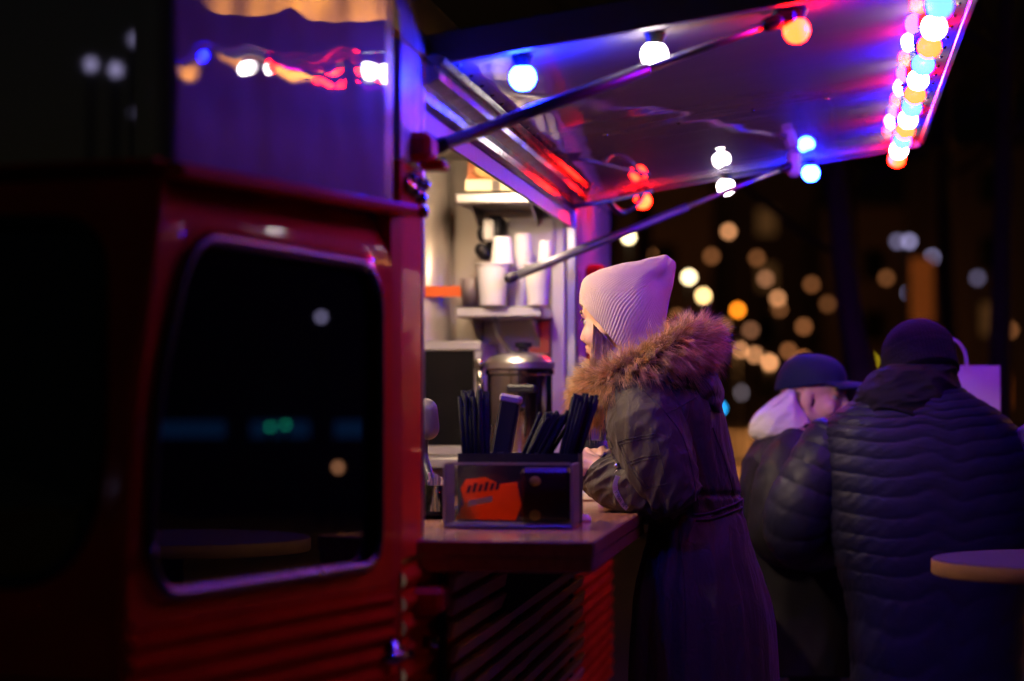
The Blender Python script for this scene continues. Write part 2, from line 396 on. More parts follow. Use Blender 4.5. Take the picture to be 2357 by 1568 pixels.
# drip rail over the door
g = MB()
pr = [(0.0, 1.722), (0.030, 1.722), (0.034, 1.728), (0.034, 1.737), (0.026, 1.744), (0.0, 1.747)]
g.prism([W(-0.005, z, o) for o, z in pr], W(0.885, 0) - W(-0.005, 0)); g.build('drip_rail', M['red'], truck)
# silver panel above
def upanel(s0, s1, z0, z1, off, name, m, ns=70, nz=60):
    g = MB(); g.grid([[W(s, z, off + 0.0032*N3(s*4.2, z*5.5, 2.7) + 0.0012*N3(s*11, z*9, 6.1) + (0.0 if z < 2.2 else -(z-2.2)**2*0.6)) for s in np.linspace(s0, s1, ns)] for z in np.linspace(z0, z1, nz)]); return g.build(name, m, truck, smooth=True)
upanel(0.085, 0.862, 1.747, 2.46, 0.006, 'upper_side_panel', M['silver'])
# rounded corner of the upper box and its front
lf = np.array([-0.9694, 0.2453, 0])
UC = W(0.862, 0, 0.006)
g = MB(); G = []
for z in np.linspace(1.747, 2.46, 12):
    row = []
    for a in np.linspace(0, 90, 9):
        r = 0.035; cc = UC - nn*r
        row.append(cc + nn*r*math.cos(math.radians(a)) - dd*r*math.sin(math.radians(a)) + [0,0,z])
    for t in np.linspace(0.02, 1.25, 14): row.append(UC - nn*0.035 - dd*0.035 + lf*t + [0,0,z])
    G.append(row)
g.grid(G); g.build('upper_front_panel', M['silver'], truck, smooth=True)
g = MB(); g.prism([W(0.02, 1.745, 0.0), W(0.92, 1.745, 0.0), W(0.92, 1.745, 0.0) + lf*1.3, W(0.02, 1.745, 0) + lf*1.55], (0, 0, 0.004)); g.build('cab_roof', M['red'], truck)
g = MB(); g.prism([W(0.07, 2.455, -0.02), W(0.88, 2.455, -0.02), W(0.88, 2.455, 0) + lf*1.25, W(0.07, 2.455, 0) + lf*1.5], (0, 0, 0.01)); g.build('upper_roof', M['silver'], truck)
# dark seam between door and body
g = MB(); g.box(W(0.062, 2.1, -0.012), (0.06, 0.02, 0.71), ax=[dd, nn, [0,0,1]]); g.build('panel_gap', M['rubber'], truck)
g = MB(); g.box(W(0.016, 1.05, -0.016), (0.05, 0.03, 1.36), ax=[dd, nn, [0,0,1]]); g.build('door_shut_pillar', M['red_trim'], truck)
# front with windscreen
def Fp(t, z, off=0.0):
    base = D0 - dd*s_corner(z) + np.array([0, 0, z]); return base + lf*t - dd*off
fw = resample(round_poly([(0.085, 1.10), (0.055, 1.30), (0.10, 1.655), (0.66, 1.67), (0.66, 1.08)], [0.12, 0.10, 0.09, 0.04, 0.04]), 96)
def front_outer(c, d):
    lo, hi = 0.0, 3.0
    for _ in range(40):
        m = (lo+hi)/2; q = c + d*m
        if 0.0 < q[0] < 0.70 and 0.95 < q[1] < DT: lo = m
        else: hi = m
    return c + d*lo
g = MB(); g.rings(panel_with_hole(Fp, fw, front_outer), cap=False); front = g.build('front_panel', M['red'], truck, sharp=35)
g = MB(); g.grid([[Fp(t, z) for t in np.linspace(0.70, 1.4, 6)] for z in np.linspace(0.95, DT, 6)]); g.build('front_panel', M['red'], truck)
g = MB(); g.grid([[Fp(t, z, corr(z)) for t in np.linspace(0, 1.4, 10)] for z in np.arange(0.36, 0.951, 0.004)]); g.build('corrugated_front_skin', M['red_worn'], truck, smooth=True)
g = MB(); g.tube([Fp(p[0], p[1], 0.004) for p in np.vstack([fw, fw[:1]])], 0.011, 8, cap=False); g.build('windscreen_seal', M['rubber'], front, smooth=True)
g = MB(); g.add([Fp(p[0], p[1], -0.008) for p in fw], [tuple(range(len(fw)))]); g.build('windscreen', M['glass_black'], front)
g = MB(); g.tube([Fp(0, z) + nn*(-0.006) - lf*(-0.006) for z in np.linspace(0.36, 1.722, 20)], 0.012, 10); g.build('corner_pillar', M['red'], truck, smooth=True)

# body sides ------------------------------------------------------------------
def wall(name, y0, y1, z0, z1, m, x=XW, th=0.03):
    g = MB(); g.box((x - th/2, (y0+y1)/2, (z0+z1)/2), (th, y1-y0, z1-z0), bevel=0.004); return g.build(name, m, truck)
wall('body_post', 4.50, 4.74, 1.07, 1.83, M['red'])
wall('body_post', 4.50, 4.74, 1.833, 2.06, M['cream'])
def corr_wall(name, y0, y1, z0, z1, m, x=XW, pitch=0.045, amp=0.012):
    g = MB(); g.grid([[(x + corr(z, pitch, amp), y, z) for y in np.linspace(y0, y1, 6)] for z in np.arange(z0, z1, 0.003)]); return g.build(name, m, truck, smooth=True)
corr_wall('corrugated_side_skin', 4.50, 8.95, 0.36, 1.066, M['red_worn'])
wall('rear_side_panel', 7.772, 8.95, 1.07, 2.06, M['cream'])
g = MB(); g.box((XW-0.8, 8.94, 1.2), (1.56, 0.03, 1.7)); g.build('rear_panel', M['red'], truck)
# rounded roof edge and roof
g = MB(); G = []
for y in (4.50, 5.5, 6.7, 7.8, 8.95):
    row = []
    for a in np.linspace(0, 90, 12): row.append((XW - 0.28 + 0.28*math.cos(math.radians(a)), y, 2.062 + 0.30*math.sin(math.radians(a))))
    row.append((XW - 1.6, y, 2.40)); G.append(row)
g.grid(G); g.build('roof', M['cream'], truck, smooth=True)
g = MB(); g.box((XW-0.85, 4.49, 2.2), (1.66, 0.02, 0.34)); g.build('roof_front_closing', M['cream'], truck)
# wheels and chassis, below the picture
g = MB(); g.box((-1.7, 6.6, 0.42), (1.5, 4.6, 0.12)); g.build('chassis', M['dark_metal'], truck)
for y in (4.2, 7.9):
    for x in (-1.14, -2.3):
        g = MB(); g.lathe([(0.19, -0.08), (0.29, -0.085), (0.33, -0.05), (0.33, 0.05), (0.29, 0.085), (0.19, 0.08)], (x, y, 0.332), 32, ax=[[0,1,0],[0,0,1],[1,0,0]]); w = g.build('wheel', M['rubber'], truck, smooth=True)
        g = MB(); g.lathe([(0.0, 0.0), (0.06, 0.03), (0.17, 0.04), (0.19, 0.07)], (x, y, 0.332), 24, ax=[[0,1,0],[0,0,1],[1,0,0]], cap=False); g.build('rim', M['red_trim'], w, smooth=True)
# interior shell
g = MB(); g.box((-2.2, 6.2, 1.35), (0.03, 3.2, 1.7)); g.build('interior_back_wall', M['inner'], truck)
g = MB(); g.box((-1.53, 7.765, 1.35), (1.3, 0.02, 1.7)); g.build('interior_end_wall', M['inner'], truck)
g = MB(); g.box((-1.53, 4.60, 1.35), (1.38, 0.02, 1.7)); g.build('interior_front_wall', M['inner'], truck)
g = MB(); g.box((-1.52, 6.2, 2.16), (1.36, 3.2, 0.02)); g.build('interior_ceiling', M['inner'], truck)
g = MB(); g.box((-1.52, 6.2, 0.55), (1.36, 3.2, 0.04)); g.build('interior_floor', M['steel'], truck)
# rolled steel column standing against the end wall, beige
g = MB(); g.tube([(-1.285, 7.66, z) for z in np.linspace(0.58, 2.14, 4)], 0.085, 24); g.build('interior_column', M['inner'], truck, smooth=True)
# opening frame
g = MB(); g.box((-0.815, 7.735, 1.55), (0.034, 0.062, 0.90), bevel=0.005); g.build('opening_post', M['steel'], truck)
g = MB(); g.box((-0.855, 7.70, 1.55), (0.042, 0.045, 0.90), bevel=0.004); g.build('opening_post', M['paper'], truck)
g = MB(); g.box((-0.815, 4.755, 1.55), (0.034, 0.024, 0.90), bevel=0.004); g.build('opening_post', M['steel'], truck)
# valance and chrome hinge rail over the opening
g = MB(); g.prism([(-0.812, 4.75, 1.925), (-0.822, 4.75, 1.925), (-0.87, 4.75, 2.06), (-0.83, 4.75, 2.06)], (0, 2.98, 0)); g.build('valance', M['valance'], truck)
g = MB()
prof = [(-0.828, 2.062), (-0.832, 1.978), (-0.815, 1.968), (-0.800, 1.976), (-0.797, 1.992), (-0.806, 2.002), (-0.788, 2.010), (-0.770, 2.018), (-0.768, 2.032), (-0.782, 2.040), (-0.762, 2.048), (-0.757, 2.060), (-0.770, 2.066)]
g.prism([(x, 4.76, z) for x, z in prof], (0, 3.02, 0)); rail = g.build('hinge_rail', M['chrome'], truck, sharp=30)
g = MB(); g.box((-0.90, 6.2, 2.11), (0.04, 2.9, 0.06)); g.build('orange_trim', M['orange'], truck)  # ceiling edge; the orange light on it is put into its colour

# counter -----------------------------------------------------------------------
g = MB(); g.box((-0.7515, 6.22, 1.0845), (0.599, 3.06, 0.031), bevel=0.003); counter = g.build('counter_top', M['wood'], truck)
g = MB(); g.box((-0.7515, 6.22, 1.0535), (0.593, 3.054, 0.031), bevel=0.003); g.build('counter_underboard', M['wood'], truck)
for y in (5.6, 7.0):
    g = MB(); g.prism([(-0.785, y, 1.037), (-0.52, y, 1.037), (-0.785, y, 0.84)], (0, 0.012, 0)); g.build('counter_bracket', M['dark_metal'], truck)
# slats under the counter
zi = 0
for k in range(13):
    z = 1.005 - k*0.047
    cuts = [4.80, 4.80 + random.uniform(0.7, 1.5), 7.42]
    for a, b in zip(cuts[:-1], cuts[1:]):
        g = MB(); t = math.radians(random.uniform(10, 24)); x0 = -0.752 + random.uniform(-0.004, 0.006)
        g.box((x0, (a+b)/2, z), (0.014, b - a - 0.012, 0.034), ax=[[math.cos(t), 0, -math.sin(t)], [0,1,0], [math.sin(t), 0, math.cos(t)]], bevel=0.002); g.build('slat', M['slat'], truck)
for y in (4.86, 6.1, 7.36):
    g = MB(); g.box((-0.778, y, 0.72), (0.012, 0.04, 0.62)); g.build('slat_batten', M['dark_metal'], truck)
# brackets for the near strut
g = MB(); g.box((-0.786, 4.66, 1.868), (0.05, 0.10, 0.055), bevel=0.012); g.box((-0.765, 4.68, 1.835), (0.05, 0.06, 0.02), bevel=0.006); g.build('strut_bracket', M['red_trim'], truck)
g = MB()
for i, (a, z) in enumerate(((4.56, 1.80), (4.60, 1.775), (4.64, 1.80), (4.68, 1.77), (4.71, 1.80), (4.70, 1.745))):
    g.lathe([(0, -0.012), (0.010, -0.008), (0.013, 0.0), (0.010, 0.008), (0, 0.012)], (-0.79, a, z), 12, ax=[[0,1,0],[0,0,1],[1,0,0]])
g.box((-0.795, 4.63, 1.785), (0.012, 0.20, 0.03), bevel=0.003); g.build('hinge_plate', M['chrome'], truck, smooth=True)
g = MB(); g.box((-0.775, 4.68, 0.985), (0.07, 0.12, 0.05), bevel=0.01); g.build('step_bracket', M['red_trim'], truck)
g = MB(); g.tube([(-0.79, 4.7, 0.9), (-0.76, 4.7, 0.9)], 0.012, 10); g.build('bolt', M['chrome'], truck, smooth=True)
# red rear lamp on the side panel beyond the hatch
g = MB(); g.box((-0.77, 8.10, 1.79), (0.06, 0.16, 0.07), bevel=0.012); g.box((-0.785, 8.10, 1.62), (0.03, 0.12, 0.26), bevel=0.01); g.build('side_marker_housing', M['red_trim'], truck)

# canopy --------------------------------------------------------------------------
CX0, CX1, CY0, CY1 = -0.80, 0.302, 4.85, 8.22
def cz(x): return CAM_H + 0.806 + 0.154*x          # underside
g = MB(); nx, ny = 34, 60
def cwob(x, y): return 0.0022*N3(x*2.2, y*1.3, 3.1) + 0.0008*N3(x*9, y*6, 1.0)
low = [[(x, y, cz(x) + cwob(x, y)) for x in np.linspace(CX0, CX1, nx)] for y in np.linspace(CY0, CY1, ny)]
g.grid(low); canopy = g.build('canopy_underside', M['canopy'], truck, smooth=True)
tilt = nrm([1, 0, 0.154]); tn = nrm([-0.154, 0, 1])
g = MB(); g.box(((CX0+CX1)/2, (CY0+CY1)/2, cz((CX0+CX1)/2) + 0.045), (1.112, CY1-CY0, 0.02), ax=[tilt, [0,1,0], tn]); g.build('canopy_top', M['cream'], canopy)
for y in (CY0 - 0.011, CY1 + 0.011):
    g = MB(); g.box(((CX0+CX1)/2, y, cz((CX0+CX1)/2) + 0.022), (1.125, 0.02, 0.064), ax=[tilt, [0,1,0], tn], bevel=0.003); g.build('canopy_side_rail', M['canopy_frame'], canopy)
g = MB(); g.box((CX1 + 0.008, (CY0+CY1)/2, cz(CX1) + 0.024), (0.018, CY1-CY0+0.04, 0.05), ax=[tilt, [0,1,0], tn], bevel=0.003); g.build('canopy_front_rail', M['canopy_frame'], canopy)
g = MB(); g.lathe([(0.0, -0.0045), (0.003, -0.004), (0.0055, -0.0015), (0.006, 0.001)], (0,0,0), 10, cap=False); rv = g.mesh('rivet'); rv.materials.append(M['chrome'])
rv.polygons.foreach_set('use_smooth', [True]*len(rv.polygons))
spots = [(-0.757, y) for y in np.arange(4.95, 8.2, 0.165)] + [(0.282, y) for y in np.arange(4.95, 8.2, 0.165)] + [(x, y) for y in (6.55, ) for x in np.linspace(-0.6, 0.2, 5)]
for x, y in spots:
    o = bpy.data.objects.new('rivet', rv); COL.objects.link(o); o.location = (x, y, cz(x) + cwob(x, y) - 0.0005); o.parent = canopy
# rectangular stiffener plate seen as the lighter band at the hatch's hinge end
def strut(p0, p1, name):
    p0 = np.array(p0); p1 = np.array(p1); g = MB(); L = p1 - p0
    g.tube([p0, p0 + L*0.62], 0.0135, 16); s = g.build(name, M['strut'], truck, smooth=True)
    g = MB(); g.tube([p0 + L*0.62, p1], 0.0085, 14); g.build('strut_rod', M['steel'], s, smooth=True)
    for a_, b_ in ((p0 - nrm(L)*0.004, p0 + nrm(L)*0.012), (p1 - nrm(L)*0.02, p1)):
        g = MB(); g.capsule(a_, b_, 0.0155); g.build('strut_joint', M['dark_metal'], s, smooth=True)
strut((-0.775, 4.79, 1.885), (-0.10, 4.93, cz(-0.10) - 0.025), 'gas_strut')
strut((-0.945, 7.20, 1.739), (-0.123, 7.75, cz(-0.123) - 0.050), 'gas_strut')
g = MB(); g.box((-0.085, 4.95, cz(-0.09) - 0.018), (0.05, 0.05, 0.036), bevel=0.008); g.build('canopy_bracket', M['dark_metal'], canopy)
g = MB(); g.box((-0.105, 7.76, cz(-0.1) - 0.044), (0.045, 0.03, 0.086), bevel=0.012); g.build('canopy_bracket', M['cream'], canopy)
g = MB(); g.tube(catmull([(-0.70, 8.12, cz(-0.7)-0.014), (-0.3, 8.12, cz(-0.3)-0.010), (0.23, 8.13, cz(0.23)-0.012)], 20), 0.006, 8); g.build('light_cable', M['cable'], canopy, smooth=True)
g = MB(); g.tube(catmull([(0.228, 4.95, cz(0.228)-0.010), (0.232, 6.5, cz(0.23)-0.013), (0.228, 8.13, cz(0.228)-0.010)], 20), 0.006, 8); g.build('light_cable', M['cable'], canopy, smooth=True)
# loop of black cable by the far post, and a junction clamp
g = MB(); g.tube(catmull([P(1275, 425, 7.75), P(1262, 445, 7.7), P(1285, 470, 7.66), P(1340, 472, 7.66), P(1400, 462, 7.8), P(1450, 452, 7.95), P(1500, 440, 8.05)], 40), 0.008, 8)
g.tube(catmull([P(1400, 462, 7.8), P(1430, 490, 7.9), P(1465, 470, 7.95), P(1482, 440, 8.05)], 24), 0.010, 8); g.build('hatch_cable', M['cable'], truck, smooth=True)
g = MB(); g.tube(catmull([P(1135, 330, 7.3), P(1142, 365, 7.35), P(1165, 395, 7.4), P(1205, 412, 7.45)], 20), 0.006, 8); g.build('lamp_cable', M['cable'], truck, smooth=True)

# festoon bulbs ----------------------------------------------------------------------
BR = 0.0275
EM = {'white': emit('bulb_white', (1.0, 0.88, 0.84), 28), 'blue': emit('bulb_blue', (0.0024, 0.011, 1.0), 900),
      'cyan': emit('bulb_cyan', (0.0008, 0.0023, 1.0), 430), 'orange': emit('bulb_orange', (1.0, 0.0044, 0.0008), 150)}
EM['orange2'] = EM['orange']
def proto_bulb(c):
    e = bpy.data.objects.new('festoon_bulb', None); COL.objects.link(e); e['_local'] = 1; e.empty_display_size = 0.03
    g = MB(); g.lathe([(0.0, 0.0), (0.021, 0.0), (0.0235, -0.004), (0.019, -0.016), (0.0165, -0.026), (0, -0.026)], (0,0,0), 20); g.build('socket', M['black_plastic'], e, sharp=40)
    g = MB(); pr = [(0.0, -BR)] + [(BR*math.cos(a), BR*math.sin(a)) for a in np.linspace(-1.12, 1.0, 16)] + [(0.013, BR*0.98)]
    g.lathe(pr, (0, 0, -0.047), 28, cap=False); g.build('globe', EM[c], e, smooth=True)
    return e
protos = {c: proto_bulb(c) for c in ('white', 'blue', 'cyan', 'orange')}
used = set()
ORD = ['first', 'second', 'third', 'fourth', 'fifth', 'sixth', 'seventh', 'eighth', 'ninth', 'tenth', 'eleventh', 'twelfth']
def place_bulb(c, x, y, label):
    e = protos[c] if c not in used else copy_tree(protos[c]); used.add(c)
    e.location = (x, y, cz(x) - 0.001); e.rotation_euler = (random.uniform(-.05, .05), random.uniform(-.05, .05), 0)
    tag(e, label, 'light bulb', 'festoon bulbs under the hatch')
seq = ['cyan', 'white', 'orange']; word = {'cyan': 'light blue', 'white': 'glowing white', 'orange': 'orange', 'blue': 'glowing blue'}
for k in range(12):
    c = seq[k % 3]
    place_bulb(c, 0.228, 4.95 + 0.289*k, f"{word[c]} festoon bulb, {ORD[k]} from the top along the hatch's outer edge")
place_bulb('orange', -0.061, 4.95, 'large orange festoon bulb beside the upper end of the near strut')
place_bulb('white', -0.35, 4.95, 'glowing white festoon bulb partly behind the near strut')
place_bulb('blue', -0.625, 4.95, 'glowing blue festoon bulb by the hinge at the near hatch edge')
place_bulb('blue', -0.055, 8.13, 'glowing blue festoon bulb on the far hatch edge beside the bracket')
place_bulb('white', -0.335, 8.13, 'glowing white festoon bulb in the middle of the far hatch edge')
place_bulb('orange', -0.618, 8.13, 'orange festoon bulb on the far hatch edge near the cable loop')
# the lamp inside the van: a tube fitting on its ceiling
EM['shelf_lamp'] = emit('shelf_tube', (1.0, 0.76, 0.52), 175)  # tube added to brighten the dim shelf end
EM['kitchen'] = emit('kitchen_tube', (1.0, 0.74, 0.46), 410)
for xl, y, hl, lab in ((-1.25, 5.66, 0.2, "warm tube lamp on the van's ceiling above the counter"), (-1.0, 7.08, 0.16, "short warm tube lamp on the van's ceiling before the shelves")):
    e = thing('ceiling_lamp', lab, 'lamp', (xl, y, 2.15))
    g = MB(); g.box((xl, y, 2.135), (0.12, hl*2 + 0.06, 0.03), bevel=0.005); g.build('lamp_housing', M['paper'], e)
    g = MB(); g.tube([(xl, y - hl, 2.10), (xl, y + hl, 2.10)], 0.018, 12); g.build('lamp_tube', EM['kitchen' if y < 6 else 'shelf_lamp'], e, smooth=True)

# ================================================================== inside the van
def shelf(z, name='shelf'):
    g = MB(); g.box((-1.012, 7.585, z - 0.018), (0.275, 0.325, 0.036), bevel=0.006); s = g.build(name, M['steel'], truck)
    for x in (-1.11, -0.92):
        g = MB(); g.prism([(x, 7.75, z - 0.037), (x, 7.48, z - 0.037), (x, 7.75, z - 0.12)], (0.006, 0, 0)); g.build('shelf_bracket', M['steel'], s)
SZ1, SZ2 = 2.018, 1.664
shelf(SZ1); shelf(SZ2)
g = MB(); g.box((-1.2, 7.43, 1.185), (0.70, 0.62, 0.03), bevel=0.004); g.build('worktop', M['steel'], truck)
g = MB(); g.box((-1.33, 7.568, 1.716), (0.42, 0.010, 0.034)); g.build('wall_strip', M['orange'], truck)
g = MB(); g.box(P(1254, 776, 7.72), (0.03, 0.012, 0.10)); g.box(P(1240, 806, 7.72), (0.06, 0.012, 0.02)); g.build('wall_strip', M['orange'], truck)
g = MB(); g.box(P(1222, 556, 7.73), (0.15, 0.01, 0.15), bevel=0.003); g.build('wall_board', M['paper'], truck)

def cup(x, z, rt, h, label, inverted=False, zc=7.5, m='paper'):
    p = P(x, 700, zc); e = local_thing('paper_cup', label, 'cup', (p[0], p[1], z), 'white paper cups on the lower shelf'); rb = rt*0.74; w = 0.0016
    pr = [(0, 0.006), (rb, 0.006), (rb, 0.0), (rb + 0.0005, 0.0), (rt, h - 0.004), (rt + 0.003, h - 0.003), (rt + 0.003, h + 0.001), (rt - w, h), (rb - w, 0.009), (0, 0.009)]
    g = MB(); g.lathe(pr, (0,0,0), 36, cap=False); o = g.build('cup_wall', M[m], e, sharp=50)
    if inverted: e.rotation_euler = (math.pi, 0, 0); e.location.z = z + h
    e.rotation_euler.z = random.uniform(0, 6)
cup(1133, SZ2, 0.051, 0.128, 'largest white paper cup at the front of the lower shelf', zc=7.45)
cup(1188, SZ2, 0.040, 0.122, 'white paper cup just right of the largest cup', zc=7.58)
cup(1237, SZ2, 0.042, 0.126, 'white paper cup at the right end of the lower shelf', zc=7.45)
cup(1156, SZ2 + 0.130, 0.036, 0.082, 'upturned white cup standing on the largest paper cup', True, zc=7.47)
cup(1203, SZ2 + 0.124, 0.033, 0.105, 'tall upturned white cup second in the upper row', True, zc=7.58)
cup(1256, SZ2 + 0.128, 0.026, 0.072, 'narrow upturned cup beside the steel post', True, zc=7.47)
p = P(1083, 700, 7.5)
e = local_thing('plastic_cup', 'small clear plastic cup with orange filling at the left shelf end', 'cup', (p[0], p[1], SZ2))
g = MB(); g.lathe([(0, 0.001), (0.026, 0.001), (0.034, 0.085), (0.0325, 0.085), (0.0245, 0.004), (0, 0.004)], (0,0,0), 28, cap=False); g.build('cup_wall', M['frost'], e, smooth=True)
g = MB(); g.lathe([(0, 0.006), (0.0235, 0.006), (0.029, 0.062), (0, 0.064)], (0,0,0), 24, cap=False); g.build('filling', M['gold'], e, smooth=True)
# things on the upper shelf
def carton(x0, x1, z0, h, m, name, label, zc=7.5, cat='box'):
    a = P(x0, 430, zc); b = P(x1, 430, zc); e = thing(name, label, cat, ((a[0]+b[0])/2, a[1], z0))
    g = MB(); g.box(((a[0]+b[0])/2, a[1] + 0.07, z0 + h/2 + 0.001), (b[0]-a[0], 0.14, h), bevel=0.002); g.build('carton_body', M[m], e)
    g = MB(); g.box(((a[0]+b[0])/2 + (b[0]-a[0])*0.1, a[1] - 0.0015, z0 + h/2), ((b[0]-a[0])*0.15, 0.002, h*0.96)); g.build('carton_label', M['stone'], e)
    return e
carton(1070, 1192, SZ1, 0.036, 'carton', 'flat_carton', 'flat cream carton lying under the orange snack bag')
carton(1204, 1262, SZ1, 0.044, 'green', 'flat_carton', 'pale green carton on the upper shelf beside the valance')
p = P(1133, 412, 7.52)
e = thing('snack_bag', 'shiny orange snack bag standing on the upper shelf', 'bag', (p[0], p[1], SZ1 + 0.037))
g = MB(); G = []
for side in (1, -1):
    G = []
    for t in np.linspace(0, 1, 18):
        row = []
        for u in np.linspace(-1, 1, 16):
            th = 0.045*(1 - abs(u)**2.2)*(math.sin(math.pi*min(max(t, 0.02), 0.985))**0.6) + 0.002*N3(u*4, t*6, side)
            row.append((p[0] + u*0.088*(1 - 0.06*math.sin(math.pi*t)), p[1] + 0.05 - side*th, SZ1 + 0.038 + t*0.155))
        G.append(row)
    g.grid(G)
g.build('bag_film', M['bag_orange'], e, smooth=True)
g = MB(); g.ellipsoid((p[0] - 0.005, p[1] + 0.012, SZ1 + 0.072), [(0.055, 0, 0), (0, 0.012, 0), (0, 0, 0.030)]); g.build('bag_print', M['gold'], e, smooth=True)
# black tap machine on the wall
e = thing('grinder', 'black wall grinder with a silver tap above the cups', 'grinder', V(P(1135, 600, 7.68)))
g = MB(); g.box(P(1143, 545, 7.69), (0.055, 0.09, 0.13), bevel=0.012); g.capsule(P(1110, 535, 7.66), P(1112, 545, 7.66), 0.018); g.capsule(P(1108, 575, 7.66), P(1116, 585, 7.66), 0.022); g.build('grinder_body', M['black_plastic'], e, smooth=True)
g = MB(); g.box(P(1124, 530, 7.63), (0.034, 0.02, 0.07), bevel=0.008); g.build('grinder_tap', M['paper'], e)
# coffee urn
uc = P(1196, 1000, 7.30)
e = thing('coffee_urn', 'polished steel coffee urn with domed lid and black tap', 'urn', (uc[0], uc[1], 1.20))
R0 = 0.098
g = MB(); g.lathe([(0, 0.002), (R0*0.92, 0.002), (R0, 0.02), (R0, 0.245), (R0 + 0.006, 0.25), (R0 + 0.006, 0.262), (R0, 0.266)], (uc[0], uc[1], 1.20), 48); g.build('urn_body', M['chrome'], e, sharp=40)
g = MB(); g.lathe([(R0 + 0.008, 0.267), (R0 + 0.008, 0.285), (R0*0.92, 0.302), (R0*0.5, 0.315), (0, 0.319)], (uc[0], uc[1], 1.20), 48); ld = g.build('urn_lid', M['steel'], e, sharp=40)
g = MB(); g.lathe([(0, 0.318), (0.016, 0.318), (0.014, 0.328), (0.026, 0.333), (0.026, 0.346), (0, 0.349)], (uc[0] + 0.012, uc[1], 1.20), 20); g.build('lid_knob', M['black_plastic'], ld, sharp=40)
g = MB(); t0 = np.array([uc[0] + 0.02, uc[1] - R0, 1.405]); g.box(t0 + [0, -0.02, 0], (0.085, 0.04, 0.024), bevel=0.005); g.tube([t0 + [0, -0.02, 0.0], t0 + [0, -0.02, -0.05], t0 + [0, -0.03, -0.06]], 0.012, 12); g.build('urn_tap', M['black_plastic'], e)
g = MB(); g.tube(catmull([P(1140, 738, 7.6), P(1150, 775, 7.55), P(1172, 805, 7.48), P(1190, 825, 7.42)], 16), 0.010, 10); tag(g.build('water_hose', M['steel'], truck, smooth=True))
# oven with a black glass door
ov = P(1040, 1050, 7.36)
e = thing('oven', 'light framed oven with a black glass door at the back', 'oven', (-1.25, 7.40, 1.20))
g = MB(); g.box((-1.235, 7.55, 1.378), (0.36, 0.34, 0.354), bevel=0.008); g.build('oven_case', M['inner'], e)
g = MB()
for b in ((-1.235, 7.372, 1.540, 0.36, 0.03), (-1.235, 7.372, 1.216, 0.36, 0.03)): g.box((b[0], b[1], b[2]), (b[3], 0.016, b[4]), bevel=0.004)
for x in (-1.068, -1.402): g.box((x, 7.372, 1.378), (0.026, 0.0158, 0.292), bevel=0.004)
g.build('door_frame', M['steel'], e)
g = MB(); g.box((-1.235, 7.374, 1.378), (0.306, 0.010, 0.292)); g.build('door_glass', M['black'], e)
g = MB(); g.tube([(-1.06, 7.34, 1.47), (-1.055, 7.335, 1.40), (-1.05, 7.345, 1.31)], 0.012, 12); g.capsule((-1.06, 7.34, 1.475), (-1.06, 7.34, 1.485), 0.016); g.build('oven_handle', M['chrome'], e, smooth=True)

# ================================================================== on the counter
CT = 1.1002
# clear menu stand with an orange card
e = thing('menu_stand', 'clear acrylic menu box with an orange card on the near counter end', 'menu stand', (-0.675, 5.19, CT))
x0, x1, y0, y1, h = -0.812, -0.545, 5.13, 5.25, 0.130
g = MB(); g.box(((x0+x1)/2, (y0+y1)/2, CT + 0.004), (x1-x0 + 0.012, y1-y0+0.02, 0.007), bevel=0.002); g.build('stand_base', M['frost'], e)
for y in (y0, y1):
    g = MB(); g.box(((x0+x1)/2, y, CT + 0.008 + h/2), (x1-x0, 0.003, h)); g.build('pane', M['acrylic'], e)
for x in (x0 - 0.004, x1 + 0.004):
    g = MB(); g.box((x, (y0+y1)/2, CT + 0.008 + h/2), (0.007, y1-y0+0.006, h), bevel=0.001); g.build('pane', M['frost'], e)
g = MB(); g.box(((x0+x1)/2, y0 - 0.001, CT + 0.008 + h), (x1-x0, 0.006, 0.005)); g.build('pane_edge', M['frost'], e)
g = MB()
cpt = [(-0.795, 0.018), (-0.665, 0.016), (-0.652, 0.05), (-0.662, 0.098), (-0.70, 0.094), (-0.73, 0.108), (-0.772, 0.104), (-0.784, 0.085), (-0.778, 0.05)]
g.prism([(x, y0 + 0.02, CT + z) for x, z in cpt], (0, 0.003, 0)); card = g.build('orange_card', M['card_orange'], e)
for k in range(6):
    xk = -0.772 + k*0.0125; hk = 0.016 + 0.004*(k % 2)
    g = MB(); g.prism([(xk, y0 + 0.0175, CT + 0.074 + k*0.0014), (xk + 0.008, y0 + 0.0175, CT + 0.075 + k*0.0014), (xk + 0.013, y0 + 0.0175, CT + 0.075 + hk + k*0.0014), (xk + 0.005, y0 + 0.0175, CT + 0.074 + hk + k*0.0014)], (0, 0.002, 0)); g.build('print_stroke', M['ink'], card)
g = MB(); g.prism([(-0.768, y0 + 0.0175, CT + 0.045), (-0.715, y0 + 0.0175, CT + 0.056), (-0.716, y0 + 0.0175, CT + 0.068), (-0.767, y0 + 0.0175, CT + 0.058)], (0, 0.002, 0)); g.build('white_stripe', M['paper'], card)
g = MB(); g.box((-0.60, y0 + 0.05, CT + 0.07), (0.112, 0.07, 0.118), bevel=0.01); dk = g.build('dark_sleeve', mat('dark_maroon', (0.03, 0.004, 0.012), 0.2, var=0.3), e)
for z in (0.10, 0.028):
    g = MB(); g.ellipsoid((-0.622, y0 + 0.0145, CT + z), [(0.012, 0, 0), (0, 0.002, 0), (0, 0, 0.011)]); g.build('yellow_mark', mat('yellow_print', (0.5, 0.36, 0.03), 0.5), dk, smooth=True)
